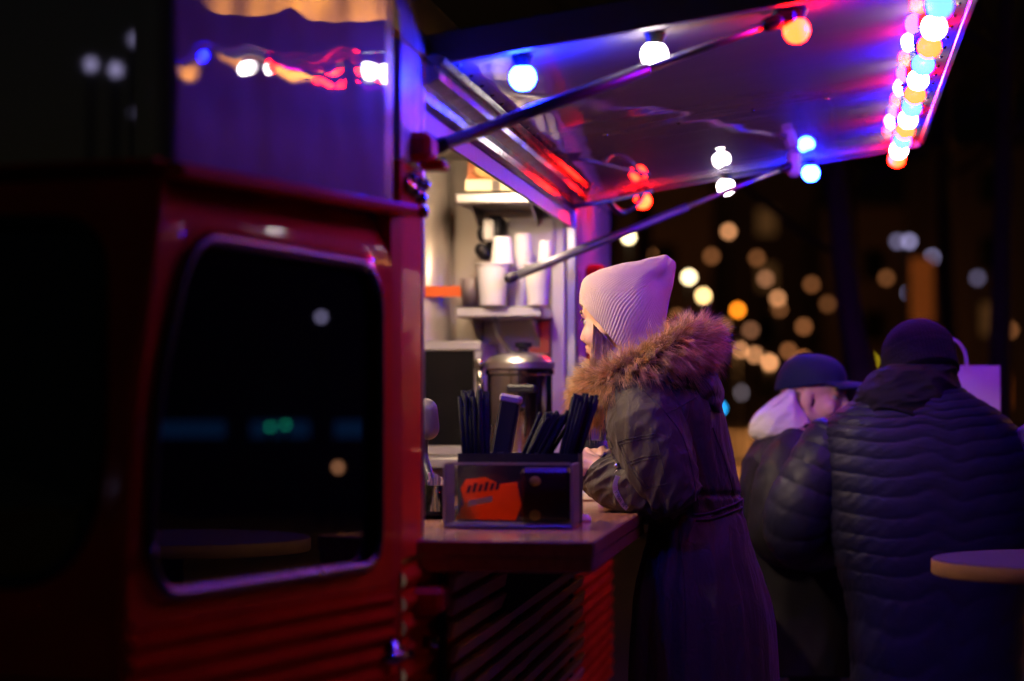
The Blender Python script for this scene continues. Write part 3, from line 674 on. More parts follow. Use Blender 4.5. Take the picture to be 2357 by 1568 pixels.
# black caddy with straws
e = thing('straw_caddy', 'long black caddy behind the menu box, holding dark straws', 'caddy', (-0.68, 5.38, CT))
g = MB(); bx0, bx1, by0, by1, bh = -0.818, -0.548, 5.33, 5.43, 0.155
g.box(((bx0+bx1)/2, by0, CT + bh/2), (bx1-bx0, 0.004, bh)); g.box(((bx0+bx1)/2, by1, CT + bh/2), (bx1-bx0, 0.004, bh))
g.box(((bx0+bx1)/2, (by0+by1)/2, CT + 0.003), (bx1-bx0, by1-by0-0.005, 0.005))
g.build('caddy_box', M['black_plastic'], e)
for x in (bx0 + 0.002, -0.73, -0.645, bx1 - 0.002):
    g = MB(); g.box((x, (by0+by1)/2, CT + bh/2), (0.004, by1-by0-0.0045, bh + (0.004 if x in (-0.73, -0.645) else 0))); g.build('divider', M['black_plastic'], e)
def bundle(p0, p1, n, spread0, spread1, label, grp, r=0.004, dy=0.03, m='straw', name='drinking_straw', cat='straw', flatw=None):
    p0 = np.array(p0); p1 = np.array(p1)
    for i in range(n):
        a = random.uniform(-1, 1); b = random.uniform(-1, 1)
        q0 = p0 + np.array([a*spread0, b*dy, 0]); q1 = p1 + np.array([a*spread1 + random.uniform(-.004, .004), b*dy*1.2, random.uniform(-0.014, 0.006)])
        g = MB(); g.tube([q0, q1], 0.0047, 8); tag(g.build(name, M[m], None, smooth=True), label, cat, grp)
bundle((-0.778, 5.38, 1.11), (-0.790, 5.38, 1.392), 34, 0.020, 0.026, 'dark straw in the upright bundle at the left of the caddy', 'straws in the upright bundle')
bundle((-0.715, 5.38, 1.12), (-0.602, 5.37, 1.345), 34, 0.018, 0.03, 'dark blue straw in the bundle leaning hard right', 'straws in the leaning bundle', m='straw')
bundle((-0.612, 5.38, 1.11), (-0.540, 5.38, 1.385), 26, 0.016, 0.028, 'dark straw in the bundle beside the fur collar', 'straws in the right bundle')
e = thing('napkin_pack', 'dark wrapped napkin pack standing among the straws', 'napkins', (-0.735, 5.46, CT))
ax = nrm([0.18, 0, 1]); axx = np.cross([0, 1, 0], ax)
g = MB(); g.box(np.array([-0.742, 5.48, CT + 0.142]), (0.045, 0.045, 0.28), ax=[axx, [0,1,0], ax], bevel=0.006); g.build('napkin_wrap', M['black_plastic'], e)
g = MB(); g.box(np.array([-0.742, 5.48, CT + 0.142]) + ax*0.136, (0.049, 0.049, 0.02), ax=[axx, [0,1,0], ax], bevel=0.005); g.build('napkin_top', M['tape'], e)
# payment terminal on a stand
p = P(985, 1000, 5.95)
e = thing('payment_terminal', 'grey rounded payment terminal on a stem behind the red post', 'terminal', (p[0], p[1], CT))
g = MB(); g.capsule(P(980, 945, 5.95), P(984, 985, 5.95), 0.030); g.build('terminal_head', M['grey_plastic'], e, smooth=True)
g = MB(); g.tube(catmull([P(985, 960, 5.98), P(972, 1040, 6.0), P(995, 1120, 5.95), np.array([P(1005, 1150, 5.95)[0], P(1005, 1150, 5.95)[1], CT + 0.01])], 16), [0.014]*16, 10); g.build('terminal_stem', M['dark_metal'], e, smooth=True)
g = MB(); q = P(1005, 1150, 5.95); g.lathe([(0, 0), (0.06, 0), (0.055, 0.012), (0, 0.016)], (q[0], q[1], CT), 28); g.build('terminal_base', M['dark_metal'], e, smooth=True)
# black tray with a glass of stirring sticks
p = P(1002, 1185, 5.62)
e = thing('black_tray', 'low black tray under the glass of stirring sticks', 'tray', (p[0], p[1], CT))
g = MB(); g.lathe([(0, 0.001), (0.07, 0.001), (0.085, 0.018), (0.083, 0.018), (0.068, 0.005), (0, 0.005)], (p[0], p[1], CT), 36, cap=False); g.build('tray_dish', M['black'], e, smooth=True)
gz = CT + 0.0062
e = thing('stick_glass', 'clear glass of wooden stirring sticks by the red post', 'glass', (p[0], p[1], gz))
g = MB(); g.lathe([(0, 0.0), (0.030, 0.0), (0.034, 0.07), (0.0325, 0.07), (0.0285, 0.004), (0, 0.004)], (p[0], p[1], gz), 28, cap=False); g.build('glass_wall', M['glass'], e, smooth=True)
for i in range(22):
    a = random.uniform(0, 6.28); r0 = random.uniform(0, 0.018); r1 = r0 + random.uniform(0.005, 0.02); L = random.uniform(0.075, 0.10)
    q0 = np.array([p[0] + r0*math.cos(a), p[1] + r0*math.sin(a), gz + 0.006]); q1 = np.array([p[0] + r1*math.cos(a), p[1] + r1*math.sin(a), gz + L])
    g = MB(); d = nrm(q1 - q0); s = nrm(np.cross(d, [math.cos(a*3), math.sin(a*3), 0.1])); g.box((q0 + q1)/2, (0.0055, 0.0014, np.linalg.norm(q1 - q0)), ax=[s, np.cross(d, s), d], bevel=0.0006)
    tag(g.build('stirring_stick', M['birch' if i % 3 else 'frost'], None), 'thin stirring stick standing in the glass by the red post', 'stick', 'stirring sticks in the glass')
# white dish, paper and a cutlery pot towards the woman
p = P(1341, 1203, 5.45)
e = thing('white_dish', 'small white lid lying on the wooden counter top', 'lid', (p[0], p[1], CT))
g = MB(); g.lathe([(0, 0), (0.018, 0), (0.02, 0.004), (0.016, 0.012), (0.012, 0.016), (0, 0.017)], (p[0], p[1], CT), 24); g.build('lid_shell', M['paper'], e, smooth=True)
p = P(1335, 1150, 6.62)
g = MB(); g.box((p[0], p[1], CT + 0.012), (0.12, 0.16, 0.022), bevel=0.003); tag(g.build('napkin_stack', M['paper'], None), 'flat stack of white napkins on the counter below the hands', 'napkins')
p = P(1362, 1040, 6.75)
e = thing('cutlery_pot', 'black pot of cutlery on the counter behind the hands', 'pot', (p[0], p[1], CT))
g = MB(); g.lathe([(0, 0.002), (0.045, 0.002), (0.05, 0.16), (0.046, 0.16), (0.041, 0.006), (0, 0.006)], (p[0], p[1], CT), 28, cap=False); g.build('pot_wall', M['black_plastic'], e, smooth=True)
for i in range(7):
    a = i*0.9; q0 = np.array([p[0] + 0.02*math.cos(a), p[1] + 0.02*math.sin(a), CT + 0.02]); q1 = np.array([p[0] + 0.055*math.cos(a), p[1] + 0.05*math.sin(a), CT + 0.24 + 0.02*math.sin(i*3)])
    g = MB(); g.tube([q0, q1], 0.005, 8); g.ellipsoid(q1, [(0.011, 0, 0), (0, 0.005, 0), (0, 0, 0.022)], 10, 8); g.build('cutlery_handle', M['black_plastic'], e, smooth=True)

# ================================================================== people
def axes_from(f, upv=(0, 0, 1)):
    f = nrm(f); l = nrm(np.cross(upv, f)); u = np.cross(f, l); return f, l, u
def head(mb, O, f, l, u, s=1.0, ears=1.0):
    O = np.asarray(O, float)
    q = lambda x, y, z: O + s*(f*x + l*y + u*z)
    ell = lambda c, r: mb.ellipsoid(q(*c), [f*r[0]*s, l*r[1]*s, u*r[2]*s], 28, 18)
    cap = lambda a, b, r0, r1=None: mb.capsule(q(*a), q(*b), r0*s, (r1 if r1 is not None else r0)*s)
    ell((-0.012, 0, 0.035), (0.096, 0.075, 0.086))
    ell((0.026, 0, -0.022), (0.062, 0.061, 0.084))
    ell((0.030, 0, 0.040), (0.060, 0.062, 0.058))
    ell((0.060, 0, -0.088), (0.024, 0.028, 0.022))
    for y in (1, -1):
        cap((-0.002, 0.054*y, -0.052), (0.052, 0.018*y, -0.092), 0.020, 0.016)
        ell((0.050, 0.036*y, -0.034), (0.030, 0.025, 0.030))
        cap((0.074, 0.034*y, 0.021), (0.084, 0.006*y, 0.017), 0.0125, 0.012)
        cap((0.101, 0.009*y, -0.041), (0.094, 0.013*y, -0.041), 0.0075)
        ell((-0.008, (0.066 + 0.009*ears)*y, -0.012), (0.020, 0.009, 0.031)); cap((-0.004, (0.065 + 0.009*ears)*y, -0.034), (0.002, (0.064 + 0.008*ears)*y, -0.038), 0.008)
    cap((0.088, 0, 0.010), (0.108, 0, -0.034), 0.0075, 0.0100); cap((0.107, 0, -0.034), (0.109, 0, -0.036), 0.0105)
    cap((0.090, 0, -0.036), (0.100, 0, -0.042), 0.010)
    ell((0.072, 0, -0.064), (0.020, 0.028, 0.022))
    for y in (1, -1):
        cap((0.083, 0.018*y, -0.064), (0.0935, 0.002*y, -0.0605), 0.005, 0.0062); cap((0.082, 0.016*y, -0.071), (0.0905, 0.002*y, -0.0735), 0.005, 0.0068)
    cap((-0.022, 0, -0.05), (-0.045, 0, -0.17), 0.052, 0.055)
def face_parts(O, f, l, u, parent, s=1.0):
    q = lambda x, y, z: np.asarray(O) + s*(f*x + l*y + u*z)
    for y in (1, -1):
        g = MB(); g.ellipsoid(q(0.0685, 0.031*y, 0.0), [f*0.0125*s, l*0.0125*s, u*0.0105*s], 16, 10); ey = g.build('eye', M['eye'], parent, smooth=True)
        g = MB(); g.ellipsoid(q(0.0785, 0.031*y, -0.001), [f*0.0032*s, l*0.0058*s, u*0.0058*s], 14, 8); g.build('iris', M['iris'], ey, smooth=True)
        g = MB(); g.tube(catmull([q(0.078, 0.045*y, 0.0035), q(0.0865, 0.032*y, 0.0085), q(0.0865, 0.020*y, 0.004)], 10), 0.0018*s, 6); g.build('eyelashes', M['brow'], parent, smooth=True)
        g = MB(); g.tube(catmull([q(0.074, 0.050*y, 0.0225), q(0.0885, 0.033*y, 0.0285), q(0.0945, 0.014*y, 0.0235)], 12), [0.0015*s]+[0.0032*s]*10+[0.002*s], 8); g.build('eyebrow', M['brow'], parent, smooth=True)
    g = MB(); g.capsule(q(0.0905, 0.012, -0.062), q(0.0905, -0.012, -0.062), 0.0052*s); g.capsule(q(0.0885, 0.011, -0.0725), q(0.0885, -0.011, -0.0725), 0.0056*s); g.build('lips', M['lip'], parent, smooth=True)
def px_loft(rows, nseg, n, disp=None, z0=6.05, power=2.3, skew=None):
    """rows: (y, left, right, depth centre offset, half depth); returns closed rings"""
    rows = catmull(rows, n); th = np.linspace(0, 2*np.pi, nseg, endpoint=False); R = []
    c, s = np.cos(th), np.sin(th)
    c = np.sign(c)*np.abs(c)**(2/power); s = np.sign(s)*np.abs(s)**(2/power)
    for i, (y, L, Rr, dc, b) in enumerate(rows):
        ring = []
        for j in range(nseg):
            d = 0.0 if disp is None else disp(i/(n-1), th[j])
            a = (Rr - L)/2; k = 1 + d/max(a/FPX*z0, 0.05)
            ring.append(P((L+Rr)/2 + a*k*c[j], y, z0 + dc + b*k*s[j]))
        R.append(ring)
    return np.array(R)
from mathutils.bvhtree import BVHTree
def bvh_of(objs):
    vs, fs = [], []
    for o in objs:
        me = o.data; n = len(vs); vs += [v.co.copy() for v in me.vertices]; fs += [tuple(i + n for i in p.vertices) for p in me.polygons]
    return BVHTree.FromPolygons(vs, fs)
def project(bvh, pts, lift=0.0, zdef=6.0):
    out = []
    for x, y in pts:
        d = nrm(P(x, y, 1.0) - CP); h = bvh.ray_cast(V(CP), V(d))
        if h[0] is not None:
            nv = np.array(h[1]); nv = nv if np.dot(nv, d) < 0 else -nv
            out.append(np.array(h[0]) + nv*lift)
    return out
def seam(bvh, pts, r, m, parent, name='seam', n=24, lift=0.0005, flat=1.0):
    q = project(bvh, catmull(pts, n), lift)
    if len(q) > 3: g = MB(); g.tube(np.array(q), r, 6); return g.build(name, m, parent, smooth=True)
def legs(mb, hipc, side, fwd, hz, spread=0.095, r=0.075):
    hipc = np.array(hipc)
    for s_ in (1, -1):
        h = hipc + side*spread*s_; h[2] = hz; k = h + fwd*0.03; k[2] = 0.50; a = h - fwd*0.01; a[2] = 0.09
        mb.capsule(h, k, r, r*0.72); mb.capsule(k, a, r*0.72, r*0.5)
def boots(hipc, side, fwd, parent, spread=0.095, m='boot'):
    for s_ in (1, -1):
        h = np.array(hipc) + side*spread*s_; g = MB()
        a = h.copy(); a[2] = 0.28; b = h.copy(); b[2] = 0.08; t = h + fwd*0.13; t[2] = 0.055
        g.capsule(b, a, 0.055, 0.06); g.capsule(b, t, 0.055, 0.045); g.box((h + fwd*0.05) * [1,1,0] + [0,0,0.016], (0.25, 0.095, 0.026), ax=[fwd, side, [0,0,1]], bevel=0.01)
        me = fuse(g, 0.012, 3); obj('boot', me, M[m], parent, smooth=True)

# ---------------------------------------------------------------- the woman at the counter
Zw = 6.05
wf, wl_, wu = axes_from(-math.cos(math.radians(40))*RV + math.sin(math.radians(40))*DV - np.array([0, 0, 0.05]))
HO = P(1421, 738, Zw)
wbase = P(1600, 1300, Zw)
woman = thing('person', 'person in cream beanie and fur trimmed parka leaning on the counter', 'person', (wbase[0], wbase[1], 0))
mb = MB(); head(mb, HO, wf, wl_, wu, 1.0, 0.1)
mb.capsule(HO - wf*0.03 - wu*0.13, P(1515, 920, Zw), 0.052, 0.07)
mb.capsule(P(1510, 960, Zw - 0.08), P(1510, 960, Zw + 0.12), 0.09); mb.capsule(P(1530, 980, Zw), P(1610, 1190, Zw), 0.11, 0.085); mb.capsule(P(1612, 1260, Zw - 0.05), P(1612, 1260, Zw + 0.08), 0.085)
wfw = nrm(-RV + 0.15*DV); wsd = np.cross([0, 0, 1], wfw)
legs(mb, P(1615, 1280, Zw + 0.02), wsd, wfw, 0.92)
# arms
mb.capsule(P(1480, 965, Zw - 0.19), P(1535, 1122, Zw - 0.20), 0.045, 0.036); mb.capsule(P(1535, 1122, Zw - 0.20), P(1400, 1098, Zw - 0.135), 0.036, 0.028); mb.capsule(P(1400, 1098, Zw - 0.135), P(1374, 1078, Zw - 0.112), 0.028, 0.025)
mb.capsule(P(1475, 965, Zw + 0.21), P(1500, 1140, Zw + 0.26), 0.045, 0.038); mb.capsule(P(1500, 1140, Zw + 0.26), P(1384, 1078, Zw + 0.08), 0.038, 0.027)
# near hand: back of the hand with four knuckles, fingers folding away from us
def fing(pts, rs):
    for a, b, r0, r1 in zip(pts[:-1], pts[1:], rs[:-1], rs[1:]): mb.capsule(P(*a), P(*b), r0, r1, 12)
zh = Zw - 0.115
kn = [(1338, 1044, zh + 0.012), (1329, 1058, zh), (1327, 1073, zh), (1333, 1087, zh + 0.006)]
wr = [(1378, 1066, zh + 0.01), (1378, 1073, zh - 0.004), (1378, 1080, zh - 0.006), (1377, 1088, zh)]
for k, w in zip(kn, wr): mb.capsule(P(*w), P(*k), 0.0125, 0.0098, 12)
for a, b in zip(kn[:-1], kn[1:]): mb.capsule(P(a[0]+6, a[1]+1, a[2]+0.004), P(b[0]+6, b[1], b[2]+0.004), 0.009, 0.009, 12)
for i, k in enumerate(kn):
    L = [1.0, 1.08, 1.0, 0.82][i]
    fing([k, (k[0]+3, k[1]-3, k[2]+0.036*L), (k[0]+22, k[1]-1, k[2]+0.058*L), (k[0]+38, k[1]+3, k[2]+0.046*L)], [0.0098, 0.0088, 0.0082, 0.0072])
fing([(1374, 1060, zh + 0.02), (1358, 1047, zh + 0.035), (1350, 1040, zh + 0.06), (1350, 1036, zh + 0.082)], [0.0125, 0.011, 0.0095, 0.008])
# far hand: its fingers come over the top of the near one
zf = Zw - 0.02
fing([(1388, 1076, Zw + 0.07), (1384, 1060, zf + 0.03)], [0.028, 0.026]); fing([(1388, 1070, zf + 0.05), (1362, 1064, zf + 0.04)], [0.024, 0.018])
for (bx, by, tx, ty, r) in ((1390, 1054, 1386, 1033, 0.0098), (1376, 1058, 1367, 1039, 0.0098), (1362, 1062, 1352, 1047, 0.0092), (1352, 1070, 1343, 1056, 0.0085)):
    fing([(bx, by, zf + 0.025), (tx + 2, ty + 1, zf + 0.008), (tx - 2, ty + 2, zf - 0.024), (tx - 1, ty + 15, zf - 0.042)], [r*1.08, r, r*0.94, r*0.82])
fing([(1396, 1066, zf + 0.03), (1404, 1050, zf + 0.0), (1400, 1040, zf - 0.03)], [0.012, 0.0105, 0.009])
body = obj('body', fuse(mb, 0.0036, 5), M['skin'], woman, smooth=True)
face_parts(HO, wf, wl_, wu, body)

# parka -------------------------------------------------------------------------
def parka_disp(t, th):
    a = th; v = 0.0
    # soft hanging folds, deeper under the waist; gathers at the drawstring
    sk = max(0.0, (t - 0.48))*2
    v += 0.020*sk*N3(math.cos(a)*3.2, math.sin(a)*3.2, t*1.2) + 0.006*sk*N3(math.cos(a)*7, math.sin(a)*7, t*2 + 4)
    gather = math.exp(-((t - 0.455)/0.05)**2)
    v += 0.006*gather*N3(math.cos(a)*14, math.sin(a)*14, t*3) - 0.008*math.exp(-((t - 0.46)/0.012)**2)
    v += 0.017*(1-sk)*(0.35 - abs(N3(math.cos(a)*2.6 + t*3, math.sin(a)*2.6, t*4 + 2)))
    v += 0.007*(0.32 - abs(N3(math.cos(a)*6, math.sin(a)*6 + t*4, t*7)))
    return v
rows = [(852, 1470, 1560, 0.0, 0.07), (868, 1440, 1605, 0.0, 0.13), (895, 1412, 1640, 0.0, 0.18), (940, 1396, 1660, 0.0, 0.205), (1000, 1398, 1673, 0.0, 0.195), (1080, 1425, 1690, 0.0, 0.175), (1140, 1465, 1703, 0.0, 0.155),
        (1178, 1502, 1707, 0.0, 0.14), (1205, 1500, 1718, 0.0, 0.15), (1260, 1490, 1730, 0.0, 0.175), (1330, 1473, 1752, 0.0, 0.19), (1420, 1459, 1776, 0.0, 0.205), (1568, 1451, 1790, 0.0, 0.215), (1790, 1446, 1800, 0.0, 0.22)]
g = MB(); g.rings(px_loft(rows, 140, 190, parka_disp, Zw)); parka = g.build('parka', M['olive'], woman, smooth=True)
def sleeve_disp(seed, amp=0.010, n=9):
    def f(s, th):
        c, d = math.cos(th), math.sin(th)
        v = amp*(0.42 - abs(N3(s*n + 0.9*c + seed, c*0.9, d*0.9)))*1.6
        v += amp*0.5*(0.4 - abs(N3(s*n*2.1 + 1.5*d, c*1.6 + seed, d*1.6)))
        return v*min(1, 3.5*s + 0.35)
    return f
sl_path = catmull([P(1462, 918, Zw - 0.13), P(1490, 965, Zw - 0.175), P(1512, 1040, Zw - 0.20), P(1535, 1110, Zw - 0.21)], 60)
sl_r = np.interp(np.linspace(0, 1, 60), [0, 0.2, 0.5, 0.8, 1.0], [0.072, 0.09, 0.088, 0.084, 0.082])
# one continuous sleeve: shoulder, upper arm, elbow, forearm, cuff
path = catmull([P(1456, 905, Zw - 0.115), P(1478, 950, Zw - 0.16), P(1498, 1020, Zw - 0.185), P(1524, 1090, Zw - 0.20), P(1538, 1128, Zw - 0.205), P(1505, 1132, Zw - 0.20), P(1450, 1112, Zw - 0.17), P(1400, 1095, Zw - 0.14), P(1372, 1087, Zw - 0.12)], 170)
rad = np.interp(np.linspace(0, 1, 170), [0, 0.12, 0.3, 0.45, 0.52, 0.62, 0.78, 0.93, 0.985, 1.0], [0.062, 0.088, 0.092, 0.083, 0.076, 0.071, 0.066, 0.057, 0.054, 0.048])
g = MB(); g.tube(sl_path, sl_r, 96, disp=sleeve_disp(2.0, 0.008, 3.0)); up = g.mesh('u')
def upper_disp(s, th):
    c, d = math.cos(th), math.sin(th)
    v = 0.013*(0.32 - abs(N3(s*2.0 + 0.5*c, c*1.6 + 3, d*1.6))) + 0.013*(0.32 - abs(N3(s*7 + c*1.5, c*1.2 + 7, d*1.2)))*s + 0.006*(0.3 - abs(N3(s*13 + c*3, c*2, d*2 + 3)))
    return v
g = MB(); pth = catmull([P(1452, 900, Zw - 0.10), P(1474, 935, Zw - 0.155), P(1492, 990, Zw - 0.185), P(1520, 1070, Zw - 0.20), P(1548, 1135, Zw - 0.205), P(1558, 1158, Zw - 0.20)], 110)
g.tube(pth, np.interp(np.linspace(0, 1, 110), [0, 0.12, 0.35, 0.6, 0.85, 1.0], [0.055, 0.083, 0.094, 0.089, 0.068, 0.045]), 110, disp=upper_disp); sl1 = g.build('sleeve', M['olive'], parka, smooth=True)
def fore_disp(s, th):
    c, d = math.cos(th), math.sin(th)
    w = N3(c*0.8, d*0.8, 5.0)
    v = 0.024*(0.30 - abs(N3(s*5.6 + 1.3*w, c*0.7 + 1, d*0.7)))*(1.0 if s < 0.72 else 0.45)
    v += 0.010*(0.32 - abs(N3(s*12 + 1.7*c, c*1.4, d*1.4 + 2)))
    v -= 0.006*math.exp(-((s - 0.865)/0.010)**2)       # stitched hem line
    if s > 0.88: v += 0.0028*math.sin((s - 0.88)*260 + 2*c)
    return v
g = MB(); pth = catmull([P(1585, 1150, Zw - 0.19), P(1560, 1138, Zw - 0.195), P(1505, 1124, Zw - 0.185), P(1450, 1116, Zw - 0.165), P(1408, 1104, Zw - 0.14), P(1385, 1089, Zw - 0.12), P(1378, 1083, Zw - 0.115)], 170)
g.tube(pth, np.interp(np.linspace(0, 1, 170), [0, 0.07, 0.2, 0.45, 0.7, 0.9, 0.97, 0.985, 1.0], [0.030, 0.050, 0.064, 0.066, 0.062, 0.057, 0.055, 0.053, 0.040]), 120, disp=fore_disp); sl2 = g.build('sleeve', M['olive'], parka, smooth=True)
g = MB(); pth = catmull([P(1470, 905, Zw + 0.12), P(1475, 960, Zw + 0.19), P(1490, 1060, Zw + 0.24), P(1505, 1135, Zw + 0.25), P(1470, 1130, Zw + 0.20), P(1420, 1100, Zw + 0.13), P(1392, 1084, Zw + 0.08)], 90)
g.tube(pth, np.interp(np.linspace(0, 1, 90), [0, 0.15, 0.4, 0.65, 0.9, 1.0], [0.06, 0.088, 0.085, 0.07, 0.055, 0.04]), 60, disp=sleeve_disp(4.0)); g.build('sleeve', M['olive'], parka, smooth=True)
bpy.data.meshes.remove(up)
# hood lying on her back
g = MB()
g.ellipsoid(P(1603, 893, Zw - 0.01), [RV*0.063 - np.array([0,0,0.036]), np.array([0,0,0.054]) + RV*0.024, DV*0.155], 32, 20)
g.ellipsoid(P(1545, 868, Zw - 0.02), [RV*0.115 - np.array([0,0,0.036]), np.array([0,0,0.046]) + RV*0.01, DV*0.17], 32, 20)
g.ellipsoid(P(1470, 872, Zw - 0.03), [RV*0.08 + np.array([0,0,0.02]), np.array([0,0,0.052]), DV*0.15], 32, 20)
g.ellipsoid(P(1628, 918, Zw - 0.02), [RV*0.034 - np.array([0,0,0.026]), np.array([0,0,0.042]), DV*0.13], 24, 16)
me = fuse(g, 0.0045, 8)
co = np.empty(len(me.vertices)*3); me.vertices.foreach_get('co', co); co = co.reshape(-1, 3)
no = np.empty(len(me.vertices)*3); me.vertices.foreach_get('normal', no); no = no.reshape(-1, 3)
dv = np.array([0.007*(0.35 - abs(N3(p[0]*14, p[1]*14, p[2]*22))) + 0.004*(0.35 - abs(N3(p[0]*34, p[1]*34, p[2]*30 + 5))) for p in co])
me.vertices.foreach_set('co', (co + no*dv[:, None]).ravel()); me.update()
hood = obj('hood', me, M['olive'], parka, smooth=True)
# seams, pocket, zip
bv = bvh_of([parka, sl1, sl2, hood])
for pts in ([(1478, 896), (1508, 925), (1534, 953), (1568, 1000), (1588, 1060), (1602, 1130), (1608, 1165)], [(1534, 953), (1570, 934), (1603, 914)],
            [(1392, 968), (1398, 1000), (1412, 1030)], [(1640, 985), (1668, 1060), (1690, 1140)], [(1560, 1195), (1575, 1330), (1580, 1500)]):
    seam(bv, pts, 0.0016, M['olive_seam'], parka)
for pts in ([(1421, 1017), (1465, 1006), (1509, 998)], [(1443, 1064), (1480, 1052), (1519, 1046)], [(1509, 998), (1520, 1045), (1534, 1114)], [(1484, 1126), (1510, 1119), (1538, 1113)], [(1421, 1017), (1443, 1064), (1484, 1126)],
            [(1424, 1024), (1467, 1013), (1510, 1005)], [(1447, 1070), (1482, 1059), (1520, 1053)], [(1431, 1025), (1452, 1068), (1492, 1122)]):
    seam(bv, pts, 0.0013, M['olive_seam'], parka, 'pocket_seam')
for pts in ([(1595, 1186), (1625, 1184), (1660, 1172), (1690, 1160), (1711, 1148)], [(1602, 1198), (1640, 1194), (1680, 1180), (1714, 1166)]):
    seam(bv, pts, 0.0035, M['olive_seam'], parka, 'waist_cord', lift=0.001)
for pts in ([(1606, 868), (1628, 890), (1640, 918), (1634, 948)], [(1612, 866), (1634, 888), (1646, 916), (1641, 946)]):
    seam(bv, pts, 0.0016, M['olive_seam'], hood, 'hood_seam')
zp = project(bv, catmull([(1411, 1031), (1414, 1045), (1419, 1056), (1424, 1064)], 18), 0.0045)
g = MB()
for i, q in enumerate(zp): g.box(q, (0.008, 0.003, 0.0018), ax=[RV, DV, [0, 0, 1]], bevel=0.0005)
zo = g.build('zip_teeth', M['zip'], parka)
q = project(bv, [(1426, 1069)], 0.008)
if q:
    q = q[0]; g = MB(); g.box(q, (0.012, 0.006, 0.011), ax=[nrm(RV*0.8 + np.array([0,0,-0.5])), DV, nrm(RV*0.5 + np.array([0,0,0.8]))], bevel=0.002)
    r = [q + np.array([0,0,-0.010]) + RV*0.001, q + np.array([0,0,-0.018]) - RV*0.005, q + np.array([0,0,-0.030]) - RV*0.006, q + np.array([0,0,-0.036]) - RV*0.0, q + np.array([0,0,-0.028]) + RV*0.007, q + np.array([0,0,-0.016]) + RV*0.006, q + np.array([0,0,-0.010]) + RV*0.001]
    g.tube(catmull(r, 30) - DV*0.004, 0.0014, 8); g.build('zip_pull', M['zip'], zo, smooth=True)
tq = project(bv, catmull([(1424, 1096), (1419, 1112), (1417, 1126), (1424, 1143), (1436, 1160), (1446, 1169)], 26), 0.003)
if len(tq) > 10:
    tq = np.array(tq); T = np.gradient(tq, axis=0); T /= np.linalg.norm(T, axis=1)[:, None]
    S = np.array([nrm(np.cross(t, FV)) for t in T])
    g = MB(); g.grid([[tq[i] - S[i]*0.0065, tq[i] - FV*0.001, tq[i] + S[i]*0.0065] for i in range(len(tq))]); g.build('zip_ribbon', M['tape'], zo, smooth=True)
    for ch, i in zip('YWARM', (12, 15, 17, 20, 22)):
        if i < len(tq):
            c = bpy.data.curves.new('t', 'FONT'); c.body = ch; c.size = 0.0125; c.align_x = 'CENTER'; c.align_y = 'CENTER'; c.extrude = 0.0003
            t = bpy.data.objects.new('t', c); COL.objects.link(t); a = T[i]; n_ = -FV; b = np.cross(n_, a)
            t.matrix_world = Matrix(((a[0], b[0], n_[0], tq[i][0] - FV[0]*0.004), (a[1], b[1], n_[1], tq[i][1] - FV[1]*0.004), (a[2], b[2], n_[2], tq[i][2] - FV[2]*0.004), (0, 0, 0, 1)))
            bpy.context.view_layer.update(); me = bpy.data.meshes.new_from_object(t.evaluated_get(bpy.context.evaluated_depsgraph_get())); me.transform(t.matrix_world); bpy.data.objects.remove(t)
            obj('letter', me, M['ink'], zo)
hipw = P(1615, 1280, Zw + 0.02)
boots(hipw, wsd, wfw, woman)

# beanie --------------------------------------------------------------------------
hat = [((1334, 697), (1478, 868), 0.094), ((1336, 668), (1500, 835), 0.103), ((1346, 641), (1516, 798), 0.106), ((1374, 625), (1526, 765), 0.103), ((1402, 616), (1532, 735), 0.097), ((1440, 607), (1537, 705), 0.087), ((1474, 602), (1542, 675), 0.072), ((1505, 594), (1549, 640), 0.052), ((1526, 587), (1553, 607), 0.028), ((1538, 590), (1549, 600), 0.006)]
prm = catmull([[a[0], a[1], b[0], b[1], w] for a, b, w in hat], 76); nse = 108*6
th = np.linspace(0, 2*np.pi, nse, endpoint=False); R = []
zoff = 0.004
for i, (ax_, ay_, bx_, by_, w) in enumerate(prm):
    t = i/75
    A = P(ax_, ay_, Zw + zoff); B = P(bx_, by_, Zw + zoff); c = (A + B)/2; e1 = (A - B)/2; n1 = np.linalg.norm(e1); e1u = e1/n1
    rib = 0.0013*np.cos(108*th)*min(1.0, (1 - t)*4)
    ring = []
    cc = np.sign(np.cos(th))*np.abs(np.cos(th))**0.92; ss = np.sign(np.sin(th))*np.abs(np.sin(th))**0.92
    fold = np.array([0.030*max(0, t - 0.3)*(0.25 - abs(N3(math.cos(a)*1.7 + 2, math.sin(a)*1.7, t*3.2 + 1.0))) for a in th])
    # pinched crease on the side towards the lens, near the tip
    crease = -0.024*np.exp(-((t - 0.66)/0.085)**2)*np.exp(-(((th - 4.55 + np.pi) % (2*np.pi) - np.pi)/0.30)**2) + 0.007*np.exp(-((t - 0.72)/0.06)**2)*np.exp(-(((th - 4.95 + np.pi) % (2*np.pi) - np.pi)/0.22)**2)
    rr = rib + fold + crease
    ring = c + (cc*(n1 + rr))[:, None]*e1u + (ss*(w + rr))[:, None]*DV
    R.append(ring)
R = np.array(R); c0 = R[0].mean(0); axn = nrm(R[10].mean(0) - c0)
inner = [c0 + (R[0] - c0)*0.985 + axn*0.003, c0 + (R[0] - c0)*0.955 + axn*0.012]
edge = [c0 + (R[0] - c0)*1.0 - axn*0.0015]
R = np.concatenate([np.array(inner)[::-1], np.array(edge), R])
g = MB(); g.rings(R, cap=False); bn = g.build('beanie', M['beanie'], woman, smooth=True)

